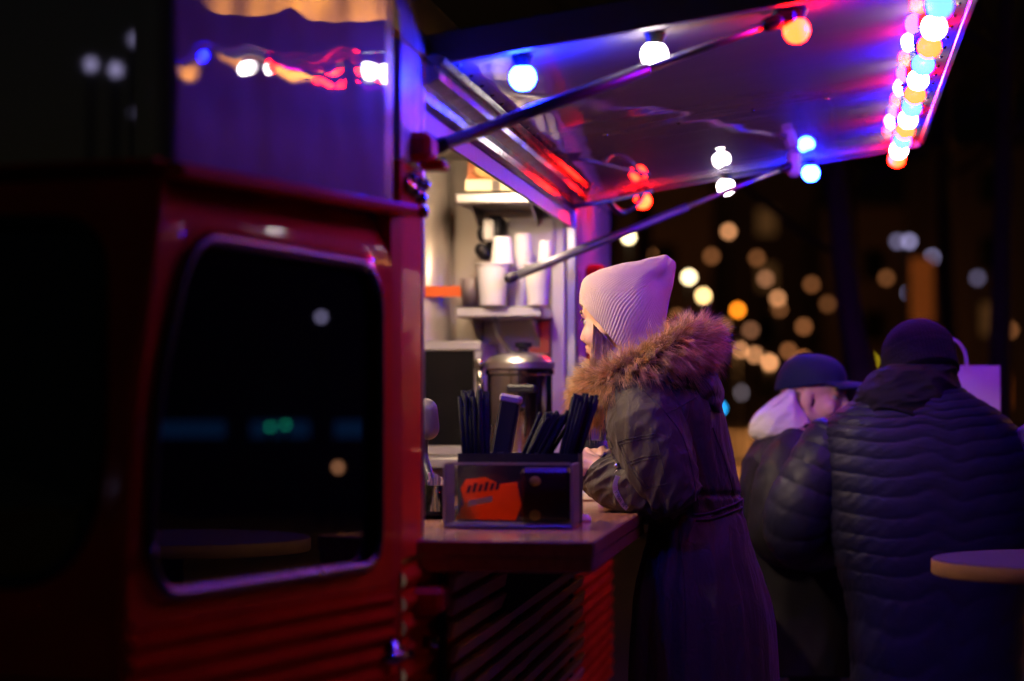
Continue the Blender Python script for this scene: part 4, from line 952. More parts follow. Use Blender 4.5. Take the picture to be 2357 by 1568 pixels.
# strands: hair and fur -------------------------------------------------------------
def strand_mesh(roots, dirs, lens, radii, bend, seg=3, tint=None):
    """tapering three-sided strands; bend: end displacement"""
    n = len(roots); L = np.asarray(lens)[:, None]; ts = np.linspace(0, 1, seg + 1)
    ref = np.where(np.abs(dirs[:, 2:3]) > 0.9, np.array([[1.0, 0, 0]]), np.array([[0, 0, 1.0]]))
    A = np.cross(dirs, ref); A /= np.linalg.norm(A, axis=1)[:, None]; B = np.cross(dirs, A)
    V_ = []
    for k in range(seg + 1):
        t = ts[k]; c = roots + dirs*L*t + bend*t*t
        if k == seg: V_.append(c[:, None, :])
        else:
            r = (np.asarray(radii)*(1 - 0.75*t))[:, None]
            V_.append(np.stack([c + r*(A*math.cos(a) + B*math.sin(a)) for a in (0, 2.094, 4.189)], 1))
    allv = np.concatenate(V_, 1); m = 3*seg + 1
    f = []
    for k in range(seg - 1):
        for j in range(3): f.append((3*k + j, 3*k + (j+1) % 3, 3*k + 3 + (j+1) % 3, 3*k + 3 + j))
    ft = [(3*(seg-1) + j, 3*(seg-1) + (j+1) % 3, 3*seg) for j in range(3)]
    nq, ntri = len(f), len(ft); off = (np.arange(n)*m)
    q = (np.array(f)[None] + off[:, None, None]).reshape(-1, 4); tr = (np.array(ft)[None] + off[:, None, None]).reshape(-1, 3)
    me = bpy.data.meshes.new('strands'); me.vertices.add(n*m); me.vertices.foreach_set('co', allv.reshape(-1))
    loops = np.concatenate([q.ravel(), tr.ravel()]); npoly = len(q) + len(tr)
    me.loops.add(len(loops)); me.loops.foreach_set('vertex_index', loops.astype(np.int32))
    me.polygons.add(npoly); st = np.concatenate([np.arange(len(q))*4, len(q)*4 + np.arange(len(tr))*3]).astype(np.int32)
    me.polygons.foreach_set('loop_start', st); me.update(calc_edges=True); me.validate()
    at = me.attributes.new('strand', 'FLOAT_COLOR', 'POINT')
    tt = np.tile(np.concatenate([np.repeat(ts[:-1], 3), [1.0]]), n); rn = np.repeat(RNG.random(n) if tint is None else tint, m)
    at.data.foreach_set('color', np.stack([tt, rn, np.zeros_like(tt), np.ones_like(tt)], 1).astype(np.float32).ravel())
    me.polygons.foreach_set('use_smooth', [True]*len(me.polygons))
    return me
def strand_mat(name, c_root, c_mid, c_tip, rough=0.5):
    m = bpy.data.materials.new(name); m.use_nodes = True; nd = m.node_tree.nodes; lk = m.node_tree.links; b = nd['Principled BSDF']
    a = nd.new('ShaderNodeAttribute'); a.attribute_name = 'strand'; sp = nd.new('ShaderNodeSeparateColor'); lk.new(a.outputs['Color'], sp.inputs[0])
    r = nd.new('ShaderNodeValToRGB'); r.color_ramp.elements[0].color = (*c_root, 1); r.color_ramp.elements[1].color = (*c_tip, 1); e = r.color_ramp.elements.new(0.45); e.color = (*c_mid, 1)
    lk.new(sp.outputs[0], r.inputs[0])
    mr = nd.new('ShaderNodeMapRange'); mr.inputs[3].default_value = 0.55; mr.inputs[4].default_value = 1.25; lk.new(sp.outputs[1], mr.inputs[0])
    mx = nd.new('ShaderNodeMix'); mx.data_type = 'RGBA'; mx.blend_type = 'MULTIPLY'; mx.inputs[0].default_value = 1.0; lk.new(r.outputs[0], mx.inputs[6]); lk.new(mr.outputs[0], mx.inputs[7]); lk.new(mx.outputs[2], b.inputs['Base Color'])
    tl = nd.new('ShaderNodeBsdfTranslucent'); lk.new(mx.outputs[2], tl.inputs[0]); ms = nd.new('ShaderNodeMixShader'); ms.inputs[0].default_value = 0.42; lk.new(b.outputs[0], ms.inputs[1]); lk.new(tl.outputs[0], ms.inputs[2]); lk.new(ms.outputs[0], nd['Material Output'].inputs[0])
    b.inputs['Roughness'].default_value = rough; b.inputs['Transmission Weight'].default_value = 0.0
    return m
M['fur'] = strand_mat('fur', (0.46, 0.22, 0.06), (0.86, 0.52, 0.16), (0.96, 0.72, 0.34), 0.5)
M['hair'] = strand_mat('blonde_hair', (0.40, 0.22, 0.10), (0.62, 0.38, 0.18), (0.66, 0.44, 0.24), 0.35)
M['fur_core'] = mat('fur_base', (0.16, 0.085, 0.04), 0.9, var=0.2)
# collar path round the hood opening
cp = [(1374, 900, -0.02), (1392, 888, -0.10), (1438, 868, -0.155), (1500, 832, -0.175), (1555, 803, -0.165), (1595, 790, -0.115), (1608, 788, -0.03), (1595, 782, 0.06), (1550, 790, 0.14), (1490, 815, 0.17), (1425, 850, 0.15), (1388, 878, 0.09), (1374, 896, 0.03)]
loop = catmull([P(x, y, Zw + d) for x, y, d in cp + cp[:1]], 240)[:-1]
g = MB(); g.tube(np.vstack([loop, loop[:1]]), 0.030, 16, cap=False); core = g.build('fur_trim', M['fur_core'], hood, smooth=True)
lc = loop.mean(0); NC, NSt = 3300, 8
ci = RNG.integers(0, len(loop), NC); T = np.roll(loop, -1, 0) - np.roll(loop, 1, 0); T /= np.linalg.norm(T, axis=1)[:, None]
c = loop[ci]; t = T[ci]; out = c - lc; out -= t*np.sum(out*t, 1)[:, None]; out /= np.linalg.norm(out, axis=1)[:, None]; up_ = np.cross(t, out)
phi = RNG.uniform(0, 2*np.pi, NC); radial = np.cos(phi)[:, None]*out + np.sin(phi)[:, None]*up_
sweep = np.where(RNG.random(NC)[:, None] < 0.5, 1, 1)*t
cdir = radial*0.75 + np.array([0, 0, -0.16]) + RNG.normal(0, 0.20, (NC, 3)) + out*0.22 + t*0.30
cdir /= np.linalg.norm(cdir, axis=1)[:, None]
clen = RNG.uniform(0.038, 0.074, NC); cbend = np.array([0, 0, -1.0])*RNG.uniform(0.006, 0.036, NC)[:, None] + RNG.normal(0, 0.007, (NC, 3)) + t*0.006
rep = lambda a: np.repeat(a, NSt, 0)
jit = RNG.normal(0, 1, (NC*NSt, 3))
roots = rep(c + radial*0.028) + jit*0.0052 + rep(t)*RNG.normal(0, 0.003, NC*NSt)[:, None]
dirs = rep(cdir) - jit*0.07 + RNG.normal(0, 0.05, (NC*NSt, 3)); dirs /= np.linalg.norm(dirs, axis=1)[:, None]
lens = rep(clen)*RNG.uniform(0.75, 1.15, NC*NSt)
tint = np.clip(rep(RNG.random(NC))*0.7 + RNG.random(NC*NSt)*0.3, 0, 1)
me = strand_mesh(roots, dirs, lens, RNG.uniform(0.0006, 0.0013, NC*NSt), rep(cbend), 3, tint)
f_o = obj('fur_strands', me, M['fur'], core); f_o['kind'] = 'stuff'
# blonde hair under the beanie, in front of the ear
n = 420; u = RNG.random(n); roots = np.array([P(1366 + 44*a, 748 + 50*a + RNG.normal(0, 1.5), Zw - 0.070 - 0.012*RNG.random()) for a in u])
tips = np.array([P(1362 + 52*a + RNG.normal(0, 4), 850 + 22*a + RNG.normal(0, 12), Zw - 0.083 - 0.03*RNG.random()) for a in u])
dv = tips - roots; L = np.linalg.norm(dv, axis=1); d_ = dv/L[:, None]
bend = RNG.normal(0, 0.003, (n, 3)) - DV*0.004
me = strand_mesh(roots, d_, L, RNG.uniform(0.0006, 0.0013, n), bend, 4); obj('hair', me, M['hair'], woman)

# ---------------------------------------------------------------- the man in the quilted jacket
Zm = 6.9
mbase = P(2140, 1200, Zm)
man = thing('person', 'person seen from behind in dark quilted puffer jacket and black beanie', 'person', (mbase[0], mbase[1], 0))
mfwd = nrm(DV + 0.1*RV); msd = np.cross([0, 0, 1], mfwd)
mf, ml, mu = axes_from(DV*0.95 - RV*0.25 - np.array([0, 0, 0.45]))
MO = P(2116, 852, Zm + 0.03)
mb = MB(); head(mb, MO, mf, ml, mu, 1.0)
mb.capsule(P(2120, 920, Zm - 0.02), P(2130, 1000, Zm), 0.06, 0.10); mb.capsule(P(2030, 1020, Zm), P(2240, 1020, Zm), 0.085); mb.capsule(P(2135, 1020, Zm), P(2145, 1330, Zm + 0.02), 0.15, 0.14)
mh = P(2148, 1360, Zm + 0.02); legs(mb, mh, msd, mfwd, 0.86, 0.10, 0.085)
for sx in (-1, 1):
    cxm = 2140 + sx*225; mb.capsule(P(cxm - sx*20, 1030, Zm), P(cxm + sx*90, 1210, Zm), 0.055, 0.045); mb.capsule(P(cxm + sx*90, 1210, Zm), P(cxm + sx*10, 1240, Zm + 0.30), 0.045, 0.03)
    hp = P(cxm + sx*10, 1240, Zm + 0.30)
    for k in range(4): mb.capsule(hp + RV*(k - 1.5)*0.019, hp + RV*(k - 1.5)*0.021 + mfwd*0.085, 0.012, 0.010, 10); mb.capsule(hp + RV*(k - 1.5)*0.021 + mfwd*0.085, hp + RV*(k - 1.5)*0.021 + mfwd*(0.12 + 0.01*math.sin(k + 1)) - np.array([0, 0, 0.03]), 0.0095, 0.008, 10)
    mb.capsule(hp - sx*RV*0.03, hp - sx*RV*0.055 + mfwd*0.06, 0.012, 0.009, 10)
mbody = obj('body', fuse(mb, 0.0062, 4), M['skin'], man, smooth=True); face_parts(MO, mf, ml, mu, mbody)
rows = [(890, 2010, 2215, -0.02, 0.10), (912, 1978, 2245, -0.02, 0.135), (945, 1925, 2300, -0.01, 0.165), (985, 1888, 2345, 0.0, 0.185), (1050, 1882, 2380, 0.0, 0.195), (1130, 1890, 2392, 0.0, 0.20), (1220, 1900, 2390, 0.0, 0.20), (1300, 1920, 2375, 0.0, 0.195), (1400, 1945, 2360, 0.0, 0.19), (1568, 1955, 2352, 0.0, 0.19), (1660, 1958, 2350, 0.0, 0.19)]
def puff(t, th):
    c = math.cos(th)
    y = 890 + t*770
    zig = 0.0
    xx = c
    zig += 13*math.exp(-((xx - 0.02)/0.075)**2) - 9*math.exp(-((xx - 0.22)/0.10)**2)
    zig += 7*N3(xx*3, math.sin(th)*2, 1.3)
    ph = (y + zig + 18*abs(c)**3)/41.5
    fr = ph - math.floor(ph)
    b = (abs(math.sin(math.pi*fr)))**0.34
    w = 0.55*abs(N3(xx*11 + fr*2.2 + math.floor(ph)*3.1, fr*0.8, math.sin(th)*5)) + 0.4*abs(N3(xx*24 + fr*3, fr*1.5 + math.floor(ph)*2, math.sin(th)*11))
    return 0.0075*(b - 1) - 0.0085*w*(0.35 + 0.65*min(1, max(0.0, -c + 0.35)))
g = MB(); g.rings(px_loft(rows, 220, 260, puff, Zm, power=2.5)); jk = g.build('puffer_jacket', M['navy_nylon'], man, smooth=True)
def puff_sl(seed, nb):
    def f(s, th):
        ph = s*nb + 0.10*math.sin(th + seed); fr = ph - math.floor(ph); b = abs(math.sin(math.pi*fr))**0.4
        w = 0.5*abs(N3(math.cos(th)*3.5 + math.floor(ph)*2.7, math.sin(th)*3.5, fr*1.5 + seed))
        return 0.0055*(b - 1) - 0.009*w*(1 - 0.4*b)
    return f
for sx, x0 in ((-1, 0), (1, 0)):
    X = lambda x: x if sx < 0 else 2140 + (2140 - x)
    pth = catmull([P(X(1935), 985, Zm - 0.01), P(X(1905), 1035, Zm - 0.02), P(X(1868), 1110, Zm - 0.03), P(X(1836), 1190, Zm - 0.02), P(X(1840), 1245, Zm + 0.05), P(X(1895), 1270, Zm + 0.26)], 150)
    g = MB(); g.tube(pth, np.interp(np.linspace(0, 1, 150), [0, 0.1, 0.3, 0.55, 0.7, 1.0], [0.055, 0.082, 0.09, 0.10, 0.095, 0.06]), 90, disp=puff_sl(sx, 9.3)); g.build('sleeve', M['navy_nylon'], jk, smooth=True)
# hoodie bunched round the neck
def ring_path(cx, cy, rx, dep, zc, tilt, n=60, wob=0.0):
    out = []
    for a in np.linspace(0, 2*np.pi, n):
        out.append(P(cx + rx*math.cos(a), cy + tilt*math.cos(a) - 10*math.sin(a) + wob*N3(math.cos(a)*1.5, math.sin(a)*1.5, cx), zc + dep*math.sin(a)))
    return np.array(out)
def bunch(t, th):
    c, d = math.cos(th), math.sin(th)
    return 0.024*(0.26 - abs(N3(c*1.1 + t*1.6 + 2, d*1.1, t*4.2 - c*1.2))) + 0.008*(0.3 - abs(N3(c*2.4 + t*3, d*2.4, t*8)))
rows = [(838, 2044, 2192, 0.01, 0.095), (856, 2012, 2203, 0.0, 0.12), (885, 1985, 2208, -0.01, 0.135), (915, 1968, 2208, -0.02, 0.14), (940, 1962, 2204, -0.02, 0.145), (960, 1985, 2185, -0.02, 0.14), (980, 2030, 2150, -0.02, 0.12)]
g = MB(); g.rings(px_loft(rows, 150, 110, bunch, Zm - 0.01)); g.build('hoodie_collar', M['black_fleece'], man, smooth=True)
def beanie(O, f, l, u, m, parent, rx=0.108, ry=0.098, hz=0.088, zlow=-0.02):
    g = MB(); R = []; nse = 180; th = np.linspace(0, 2*np.pi, nse, endpoint=False)
    for i, ph in enumerate(np.linspace(-0.75, 1.5, 40)):
        k = math.cos(max(ph, 0))**0.9; z = hz*math.sin(ph)*1.05 + 0.045
        rr = 1 + 0.010*np.cos(60*th) + 0.03*np.array([N3(math.cos(a)*1.5, math.sin(a)*1.5, ph*2) for a in th]) + (0.025 if ph < 0.05 else 0)
        R.append(O + (np.cos(th)*rx*k*rr)[:, None]*f + (np.sin(th)*ry*k*rr)[:, None]*l + z*u - f*0.012)
    g.rings(np.array(R)); return g.build('beanie', m, parent, smooth=True)
bnm = beanie(MO, mf, ml, mu, M['black_knit'], man, 0.112, 0.103, 0.092)
boots(mh, msd, mfwd, man, 0.10)
g = MB(); legs(g, mh, msd, mfwd, 0.88, 0.10, 0.105); obj('trousers', fuse(g, 0.012, 3), M['denim'], man, smooth=True)

# ---------------------------------------------------------------- the one in the baseball cap
Zb = 7.35
bbase = P(1850, 1200, Zb)
boy = thing('person', 'person in navy baseball cap and white hood facing right', 'person', (bbase[0], bbase[1], 0))
bf, bl, bu = axes_from(RV*0.94 - DV*0.34 - np.array([0, 0, 0.05]))
BO = P(1874, 912, Zb)
mb = MB(); head(mb, BO, bf, bl, bu, 1.0)
mb.capsule(P(1855, 990, Zb), P(1845, 1050, Zb), 0.06, 0.09); mb.capsule(P(1845, 1050, Zb - 0.12), P(1845, 1050, Zb + 0.12), 0.085); mb.capsule(P(1845, 1060, Zb), P(1850, 1330, Zb), 0.12, 0.12)
bh_ = P(1852, 1350, Zb); bfw = nrm(RV); bsd = np.cross([0, 0, 1], bfw); legs(mb, bh_, bsd, bfw, 0.80, 0.085, 0.075)
for s_ in (-1, 1):
    mb.capsule(P(1840, 1050, Zb + s_*0.17), P(1800, 1230, Zb + s_*0.2), 0.045, 0.038); e0 = P(1800, 1230, Zb + s_*0.2); hp = P(1930, 1240, Zb + s_*0.08); mb.capsule(e0, hp, 0.038, 0.027)
    for k in range(4): mb.capsule(hp + np.array([0, 0, (k - 1.5)*0.018]), hp + np.array([0, 0, (k - 1.5)*0.018]) + RV*0.08 - DV*s_*0.02, 0.0115, 0.009, 10)
    mb.capsule(hp + np.array([0, 0, 0.03]), hp + np.array([0, 0, 0.045]) + RV*0.05, 0.012, 0.009, 10)
bbody = obj('body', fuse(mb, 0.0048, 5), M['skin'], boy, smooth=True); face_parts(BO, bf, bl, bu, bbody)
g = MB(); R = []; th = np.linspace(0, 2*np.pi, 96, endpoint=False)
for ph in np.linspace(-0.02, 1.52, 26):
    k = math.cos(max(ph, 0))**0.75; R.append(BO - bf*0.012 + (np.cos(th)*0.110*k)[:, None]*bf + (np.sin(th)*0.088*k)[:, None]*bl + (0.030 + 0.098*math.sin(ph))*bu - bu*(0.018*np.cos(th + np.pi)*(1 - math.sin(max(ph, 0))))[:, None]*1.0)
g.rings(np.array(R)); capo = g.build('baseball_cap', M['navy_cap'], boy, smooth=True)
g = MB(); G = []; Gb = []
for a in np.linspace(-1.05, 1.05, 24):
    row = []
    for t in np.linspace(0, 1, 10):
        y = math.sin(a)*(0.086 - 0.006*t); x = math.cos(a)*0.100 + 0.082*t*math.cos(a*0.8)
        row.append(BO + bf*(x - 0.006) + bl*y + bu*(0.052 - 0.006*t - 0.22*abs(y)**1.6*4*(0.4 + t)))
    G.append(row)
G = np.array(G); g.grid(G); g.grid(G - bu*0.004); g.build('cap_peak', M['navy_cap'], capo, smooth=True)
g = MB(); q = BO + bf*0.048 - bl*0.079*1.0 + bu*0.075
bvc = bvh_of([capo]); pj = project(bvc, [(1938, 831), (1961, 828), (1963, 841), (1940, 845)], 0.002)
if len(pj) == 4: g.prism(pj, nrm(P(1950, 836, 7) - CP)*-0.002); g.build('cap_patch', M['white_fleece'], capo)
g = MB(); g.ellipsoid(BO - bf*0.030 - bu*0.012, [bf*0.075, bl*0.079, bu*0.055]); obj('hair', fuse(g, 0.005, 2), M['brow'], boy, smooth=True)
rows = [(975, 1800, 1905, 0, 0.09), (1000, 1756, 1930, 0, 0.15), (1040, 1722, 1955, 0, 0.19), (1100, 1704, 1980, 0, 0.20), (1250, 1697, 1990, 0, 0.19), (1400, 1710, 1985, 0, 0.18), (1560, 1718, 1980, 0, 0.18)]
def bfold(t, th): return 0.014*(0.4 - abs(N3(math.cos(th)*2 + t*3, math.sin(th)*2, t*5))) + 0.006*(0.4 - abs(N3(math.cos(th)*5, math.sin(th)*5, t*9)))
g = MB(); g.rings(px_loft(rows, 90, 90, bfold, Zb)); bj = g.build('jacket', M['dark_jacket'], boy, smooth=True)
for s_ in (-1, 1):
    pth = catmull([P(1838, 1020, Zb + s_*0.12), P(1815, 1080, Zb + s_*0.19), P(1792, 1160, Zb + s_*0.22), P(1790, 1240, Zb + s_*0.21), P(1850, 1250, Zb + s_*0.15), P(1925, 1240, Zb + s_*0.08)], 80)
    g = MB(); g.tube(pth, np.interp(np.linspace(0, 1, 80), [0, 0.2, 0.6, 1], [0.06, 0.082, 0.075, 0.05]), 48, disp=sleeve_disp(s_ + 3, 0.010, 7)); g.build('sleeve', M['dark_jacket'], bj, smooth=True)
def hoodfold(t, th):
    c, d = math.cos(th), math.sin(th)
    return 0.020*(0.24 - abs(N3(c*0.7 + t*0.6 + 5, d*0.7, t*2.0 + c*0.8))) + 0.004*(0.3 - abs(N3(c*2.2 + t*3, d*2.2, t*7)))
rows = [(896, 1812, 1828, -0.03, 0.02), (908, 1796, 1836, -0.02, 0.06), (928, 1768, 1846, 0.0, 0.095), (950, 1740, 1856, 0.0, 0.115), (972, 1727, 1868, 0.0, 0.125), (994, 1726, 1880, 0.0, 0.13), (1010, 1736, 1886, 0.0, 0.125), (1024, 1766, 1876, 0.0, 0.10)]
g = MB(); g.rings(px_loft(rows, 130, 90, hoodfold, Zb)); g.build('white_hood', M['white_fleece'], boy, smooth=True)
boots(bh_, bsd, bfw, boy, 0.085)
g = MB(); legs(g, bh_, bsd, bfw, 0.80, 0.085, 0.095); obj('trousers', fuse(g, 0.012, 3), M['denim'], boy, smooth=True)

# ================================================================== tables and the paper bag
def bar_table(x, y, zc, zt, r, label):
    p = P(x, y, zc); e = thing('bar_table', label, 'table', (p[0], p[1], 0))
    g = MB(); g.lathe([(0, -0.001), (r - 0.004, -0.001), (r - 0.002, -0.003), (r - 0.002, -0.004), (0, -0.004)], (p[0], p[1], zt), 72); g.build('table_top', M['table'], e, sharp=40)
    g = MB(); g.lathe([(0, -0.0045), (r, -0.0045), (r + 0.001, -0.007), (r + 0.001, -0.032), (r - 0.002, -0.036), (0, -0.036)], (p[0], p[1], zt), 72); g.build('table_edge', M['table_edge'], e, sharp=40)
    g = MB(); g.lathe([(0.03, 0.02), (0.03, zt - 0.037)], (p[0], p[1], 0), 20); g.build('table_column', M['dark_metal'], e, smooth=True)
    g = MB(); g.lathe([(0, 0.006), (0.22, 0.006), (0.22, 0.014), (0.05, 0.03), (0, 0.03)], (p[0], p[1], 0), 40); g.build('table_foot', M['dark_metal'], e, sharp=40)
    return p
bar_table(2518, 1285, 5.2, 1.034, 0.345, 'round bar table with wooden edge in front at the right')
tp = bar_table(2215, 1150, 7.75, 1.12, 0.30, 'round bar table behind the quilted jacket, carrying the paper bag')
bp = P(2246, 900, 7.68)
e = thing('paper_bag', 'white paper carrier bag with rope handle beyond the quilted shoulder', 'bag', (bp[0], bp[1], 1.12))
g = MB(); w2, d2, hb = 0.071, 0.045, 0.36
ra, rb = RV, DV
for a, b in (((-1, -1), (1, -1)), ((1, -1), (1, 0)), ((1, 0), (1, 1)), ((1, 1), (-1, 1)), ((-1, 1), (-1, 0)), ((-1, 0), (-1, -1))):
    q = lambda s, z, k=1.0: np.array([bp[0], bp[1], 0]) + ra*(s[0]*w2*k if s[1] != 0 else s[0]*w2*(1 - 0.25*(z - 1.12)/hb)) + rb*s[1]*d2*(1 - 0.3*(z - 1.12)/hb) + np.array([0, 0, z])
    g.grid([[q(a, z), q(b, z)] for z in np.linspace(1.121, 1.121 + hb, 8)])
g.build('bag_paper', M['kraft'], e)
for s_ in (-1, 1):
    g = MB(); dpt = 7.68 + s_*0.03
    g.tube(catmull([P(2226, 850, dpt), P(2222, 815, dpt), P(2206, 788, dpt), P(2188, 781, dpt), P(2172, 795, dpt), P(2168, 850, dpt)] if s_ < 0 else [P(2280, 850, dpt), P(2274, 862, dpt), P(2250, 868, dpt), P(2235, 862, dpt), P(2228, 850, dpt)], 28), 0.0042, 8); g.build('bag_handle', M['kraft'], e, smooth=True)

# ================================================================== street beyond
def col_lamp(name, rgb, k): return emit(name, rgb, k)
LK = {'cream': ((1.0, 0.78, 0.42), 13), 'yellow': ((1.0, 0.66, 0.26), 11), 'orange': ((1.0, 0.26, 0.012), 9), 'peach': ((1.0, 0.42, 0.17), 5.5), 'brown': ((1.0, 0.36, 0.12), 1.3), 'dim': ((1.0, 0.42, 0.2), 1.6),
      'lav': ((0.62, 0.55, 1.0), 2.6), 'grey': ((0.62, 0.5, 0.6), 1.7), 'cyan': ((0.01, 0.42, 1.0), 8), 'olive': ((0.7, 0.45, 0.02), 2.0), 'ylw': ((1.0, 0.72, 0.02), 3.0)}
LM = {k: emit('lamp_' + k, c, s) for k, (c, s) in LK.items()}
lamps = [(1447, 546, 26, 'cream', 'bright cream street lamp above and left of the beanie tip', 1.25), (1497, 588, 34, 'brown', 'faint brown street lamp touching the top of the beanie', 1), (1586, 638, 38, 'cream', 'bright cream street lamp just right of the beanie', 1.15), (1619, 681, 44, 'yellow', 'pale yellow street lamp right of and below the cream one', 1.15),
         (1677, 533, 55, 'peach', 'highest peach street lamp over the dark street', 0.7), (1698, 714, 48, 'orange', 'strong orange street lamp above the fur collar', 1), (1666, 750, 50, 'brown', 'faint brown lamp touching the right end of the fur collar', 1.2), (1762, 642, 60, 'dim', 'dim peach street lamp below the far strut', 0.9), (1790, 687, 62, 'peach', 'peach street lamp right of the strong orange lamp', 0.6), (1793, 712, 75, 'brown', 'faint brown lamp just under the peach street lamp', 1),
         (1742, 594, 70, 'brown', 'faint brown street lamp second highest in the street', 0.7), (1701, 806, 70, 'peach', 'left lamp of the low peach row right of the fur', 1.25), (1739, 817, 78, 'peach', 'middle lamp of the low peach row', 1.0), (1771, 835, 84, 'peach', 'right lamp of the low peach row', 1.15), (1815, 808, 90, 'brown', 'faint brown lamp right of the low peach row', 1),
         (1819, 872, 90, 'peach', 'peach lamp touching the left edge of the navy cap', 0.8), (1703, 904, 80, 'grey', 'pale grey lamp low over the lit ground', 1.1), (1655, 940, 40, 'cyan', 'bright blue lamp peeping out behind the hood', 1.1), (2003, 832, 60, 'ylw', 'yellow lamp between the navy cap and the black beanie', 1), (1985, 812, 66, 'olive', 'olive lamp left of the yellow one over the cap', 1),
         (2093, 556, 60, 'lav', 'pale lavender lamp highest among the right hand trees', 0.8), (2066, 556, 75, 'lav', 'small lavender lamp left of the highest lavender one', 0.4), (2145, 593, 62, 'lav', 'pale lavender lamp right of the orange sign', 0.8), (2094, 674, 66, 'lav', 'pale lavender lamp in front of the orange sign', 0.9), (2105, 645, 80, 'grey', 'dim grey lamp over the orange sign', 1), (2185, 729, 70, 'lav', 'pale lavender lamp above the right of the black beanie', 0.7), (1850, 826, 85, 'brown', 'faint brown lamp behind the crown of the navy cap', 0.9), (1905, 700, 95, 'brown', 'faint brown lamp left of the leaning trunk', 0.5),
         (1560, 730, 88, 'brown', 'faint brown lamp just over the fur ridge', 1), (1638, 590, 84, 'brown', 'faint brown lamp left of the highest peach one', 0.8), (1728, 760, 92, 'dim', 'dim peach lamp over the left of the low row', 0.7), (1850, 752, 88, 'brown', 'faint brown lamp high above the navy cap', 1), (1640, 835, 96, 'dim', 'dim peach lamp low behind the collar', 0.7), (1868, 655, 90, 'brown', 'faint brown lamp under the far blue bulbs', 0.7), (2040, 640, 86, 'brown', 'faint brown lamp between the tree trunks', 0.6), (2250, 640, 90, 'lav', 'tiny lavender lamp far right among the branches', 0.25), (2325, 760, 88, 'brown', 'faint brown lamp at the right border above the bag', 0.8)]  # this row: extra lamps added for more amber bokeh
for x, y, d, k, lab, s in lamps:
    p = P(x, y, d); e = thing('street_lamp', lab, 'street lamp', (p[0], p[1], 0), 'lamps along the far street'); r = 0.0028*d*0.50
    m = LM[k]
    if abs(s - 1) > 0.12: m = emit('lamp_' + k, LK[k][0], LK[k][1]*s)
    g = MB(); g.ellipsoid(p, [(r, 0, 0), (0, r, 0), (0, 0, r)], 20, 12); g.build('lamp_globe', m, e, smooth=True)
    g = MB(); g.tube([(p[0], p[1], 0.0), (p[0], p[1], max(0.2, p[2] - r*1.02))], 0.03, 8); g.lathe([(0, 0.0), (r*0.6, 0.0), (r*0.3, r*0.3), (0, r*0.35)], (p[0], p[1], p[2] + r*1.0), 14); g.build('lamp_pole', M['dark_metal'], e, smooth=True)
def spot_light(p, energy, rgb, rad=0.15, name='lamp_light', up=False, away=False):
    l = bpy.data.lights.new(name, 'SPOT'); l.energy = energy; l.color = rgb; l.shadow_soft_size = rad; l.spot_size = math.radians(130); l.spot_blend = 0.4; o = bpy.data.objects.new(name, l); COL.objects.link(o); o.location = V(p)
    if away: o.rotation_euler = V(-DV + np.array([0, 0, 0.55])).to_track_quat('Z', 'Y').to_euler()
    if up: o.rotation_euler = V(hn - np.array([0, 0, 1.6])).to_track_quat('Z', 'Y').to_euler()
for x, y, d, en in ((1619, 655, 44, 1100), (1586, 605, 38, 600), (1790, 650, 62, 2200), (1720, 780, 84, 3200)):
    spot_light(P(x, y - 60, d) + DV*2.0, en, (1.0, 0.42, 0.12))
for x, d, en in ((1560, 96, 260), (1760, 104, 110), (2000, 100, 25), (2280, 92, 25)):  # added spots with no lamp of their own, brightening the far houses
    spot_light(P(x, 760, d), en, (1.0, 0.40, 0.12), away=True)
# glowing panels put in for an orange lit wall and a glow
for x, y, w, h, d, lab, s in ((2122, 668, 52, 150, 26, 'tall orange lit sign column among the right hand trees', 0.10), (2312, 905, 26, 70, 30, 'small orange lit sign right of the paper bag', 0.12)):
    p = P(x, y, d); sw, sh = w*d/FPX, h*d/FPX; e = thing('sign_column', lab, 'sign', (p[0], p[1], 0))
    g = MB(); g.box(p, (sw, 0.02, sh), ax=[RV, DV, [0, 0, 1]], bevel=0.004); g.build('sign_face', emit('sign_orange', (1.0, 0.22, 0.03), s), e)
    g = MB(); g.box(p + DV*0.09, (sw + 0.03, 0.15, sh + 0.03), ax=[RV, DV, [0, 0, 1]], bevel=0.01); g.box([p[0] + DV[0]*0.09, p[1] + DV[1]*0.09, (p[2] - sh/2)/2], (sw*0.6, 0.1, p[2] - sh/2 - 0.016), ax=[RV, DV, [0, 0, 1]]); g.build('sign_case', M['dark_metal'], e)
# houses at the end of the street
def far_house(x0, x1, d, h, label, seed):
    rg = random.Random(seed); a = P(x0, 915, d); b = P(x1, 915, d); w = np.linalg.norm(b - a); c = (a + b)/2
    e = thing('far_house', label, 'building', (c[0], c[1], 0), 'houses at the end of the street')
    g = MB(); g.box((c[0] + DV[0]*4, c[1] + DV[1]*4, h/2), (w, 8, h), ax=[RV, DV, [0, 0, 1]]); g.build('house_wall', M['farwall'], e)
    g = MB(); q = c + DV*4; g.prism([q - RV*w*0.52 - DV*4.3 + [0, 0, h - q[2]], q + RV*w*0.52 - DV*4.3 + [0, 0, h - q[2]], q + RV*w*0.5 + [0, 0, h + 2.6 - q[2]], q - RV*w*0.5 + [0, 0, h + 2.6 - q[2]]], (0, 0, 0.15)); g.build('roof', M['stone'], e)
    n = int(w/3.0)
    for f_ in range(int(h/3.1)):
        for i in range(n):
            p = a + RV*(w*(i + 0.5)/n) - DV*0.03; p = np.array([p[0], p[1], 1.9 + 3.1*f_])
            g = MB(); g.box(p, (1.2, 0.05, 1.6), ax=[RV, DV, [0, 0, 1]]); wd = g.build('window', M['stone'], e)
            g = MB(); g.box(p - DV*0.02, (1.04, 0.03, 1.44), ax=[RV, DV, [0, 0, 1]]); g.build('pane', M['lit_pane'] if rg.random() < 0.12 else M['glass_black'], wd)
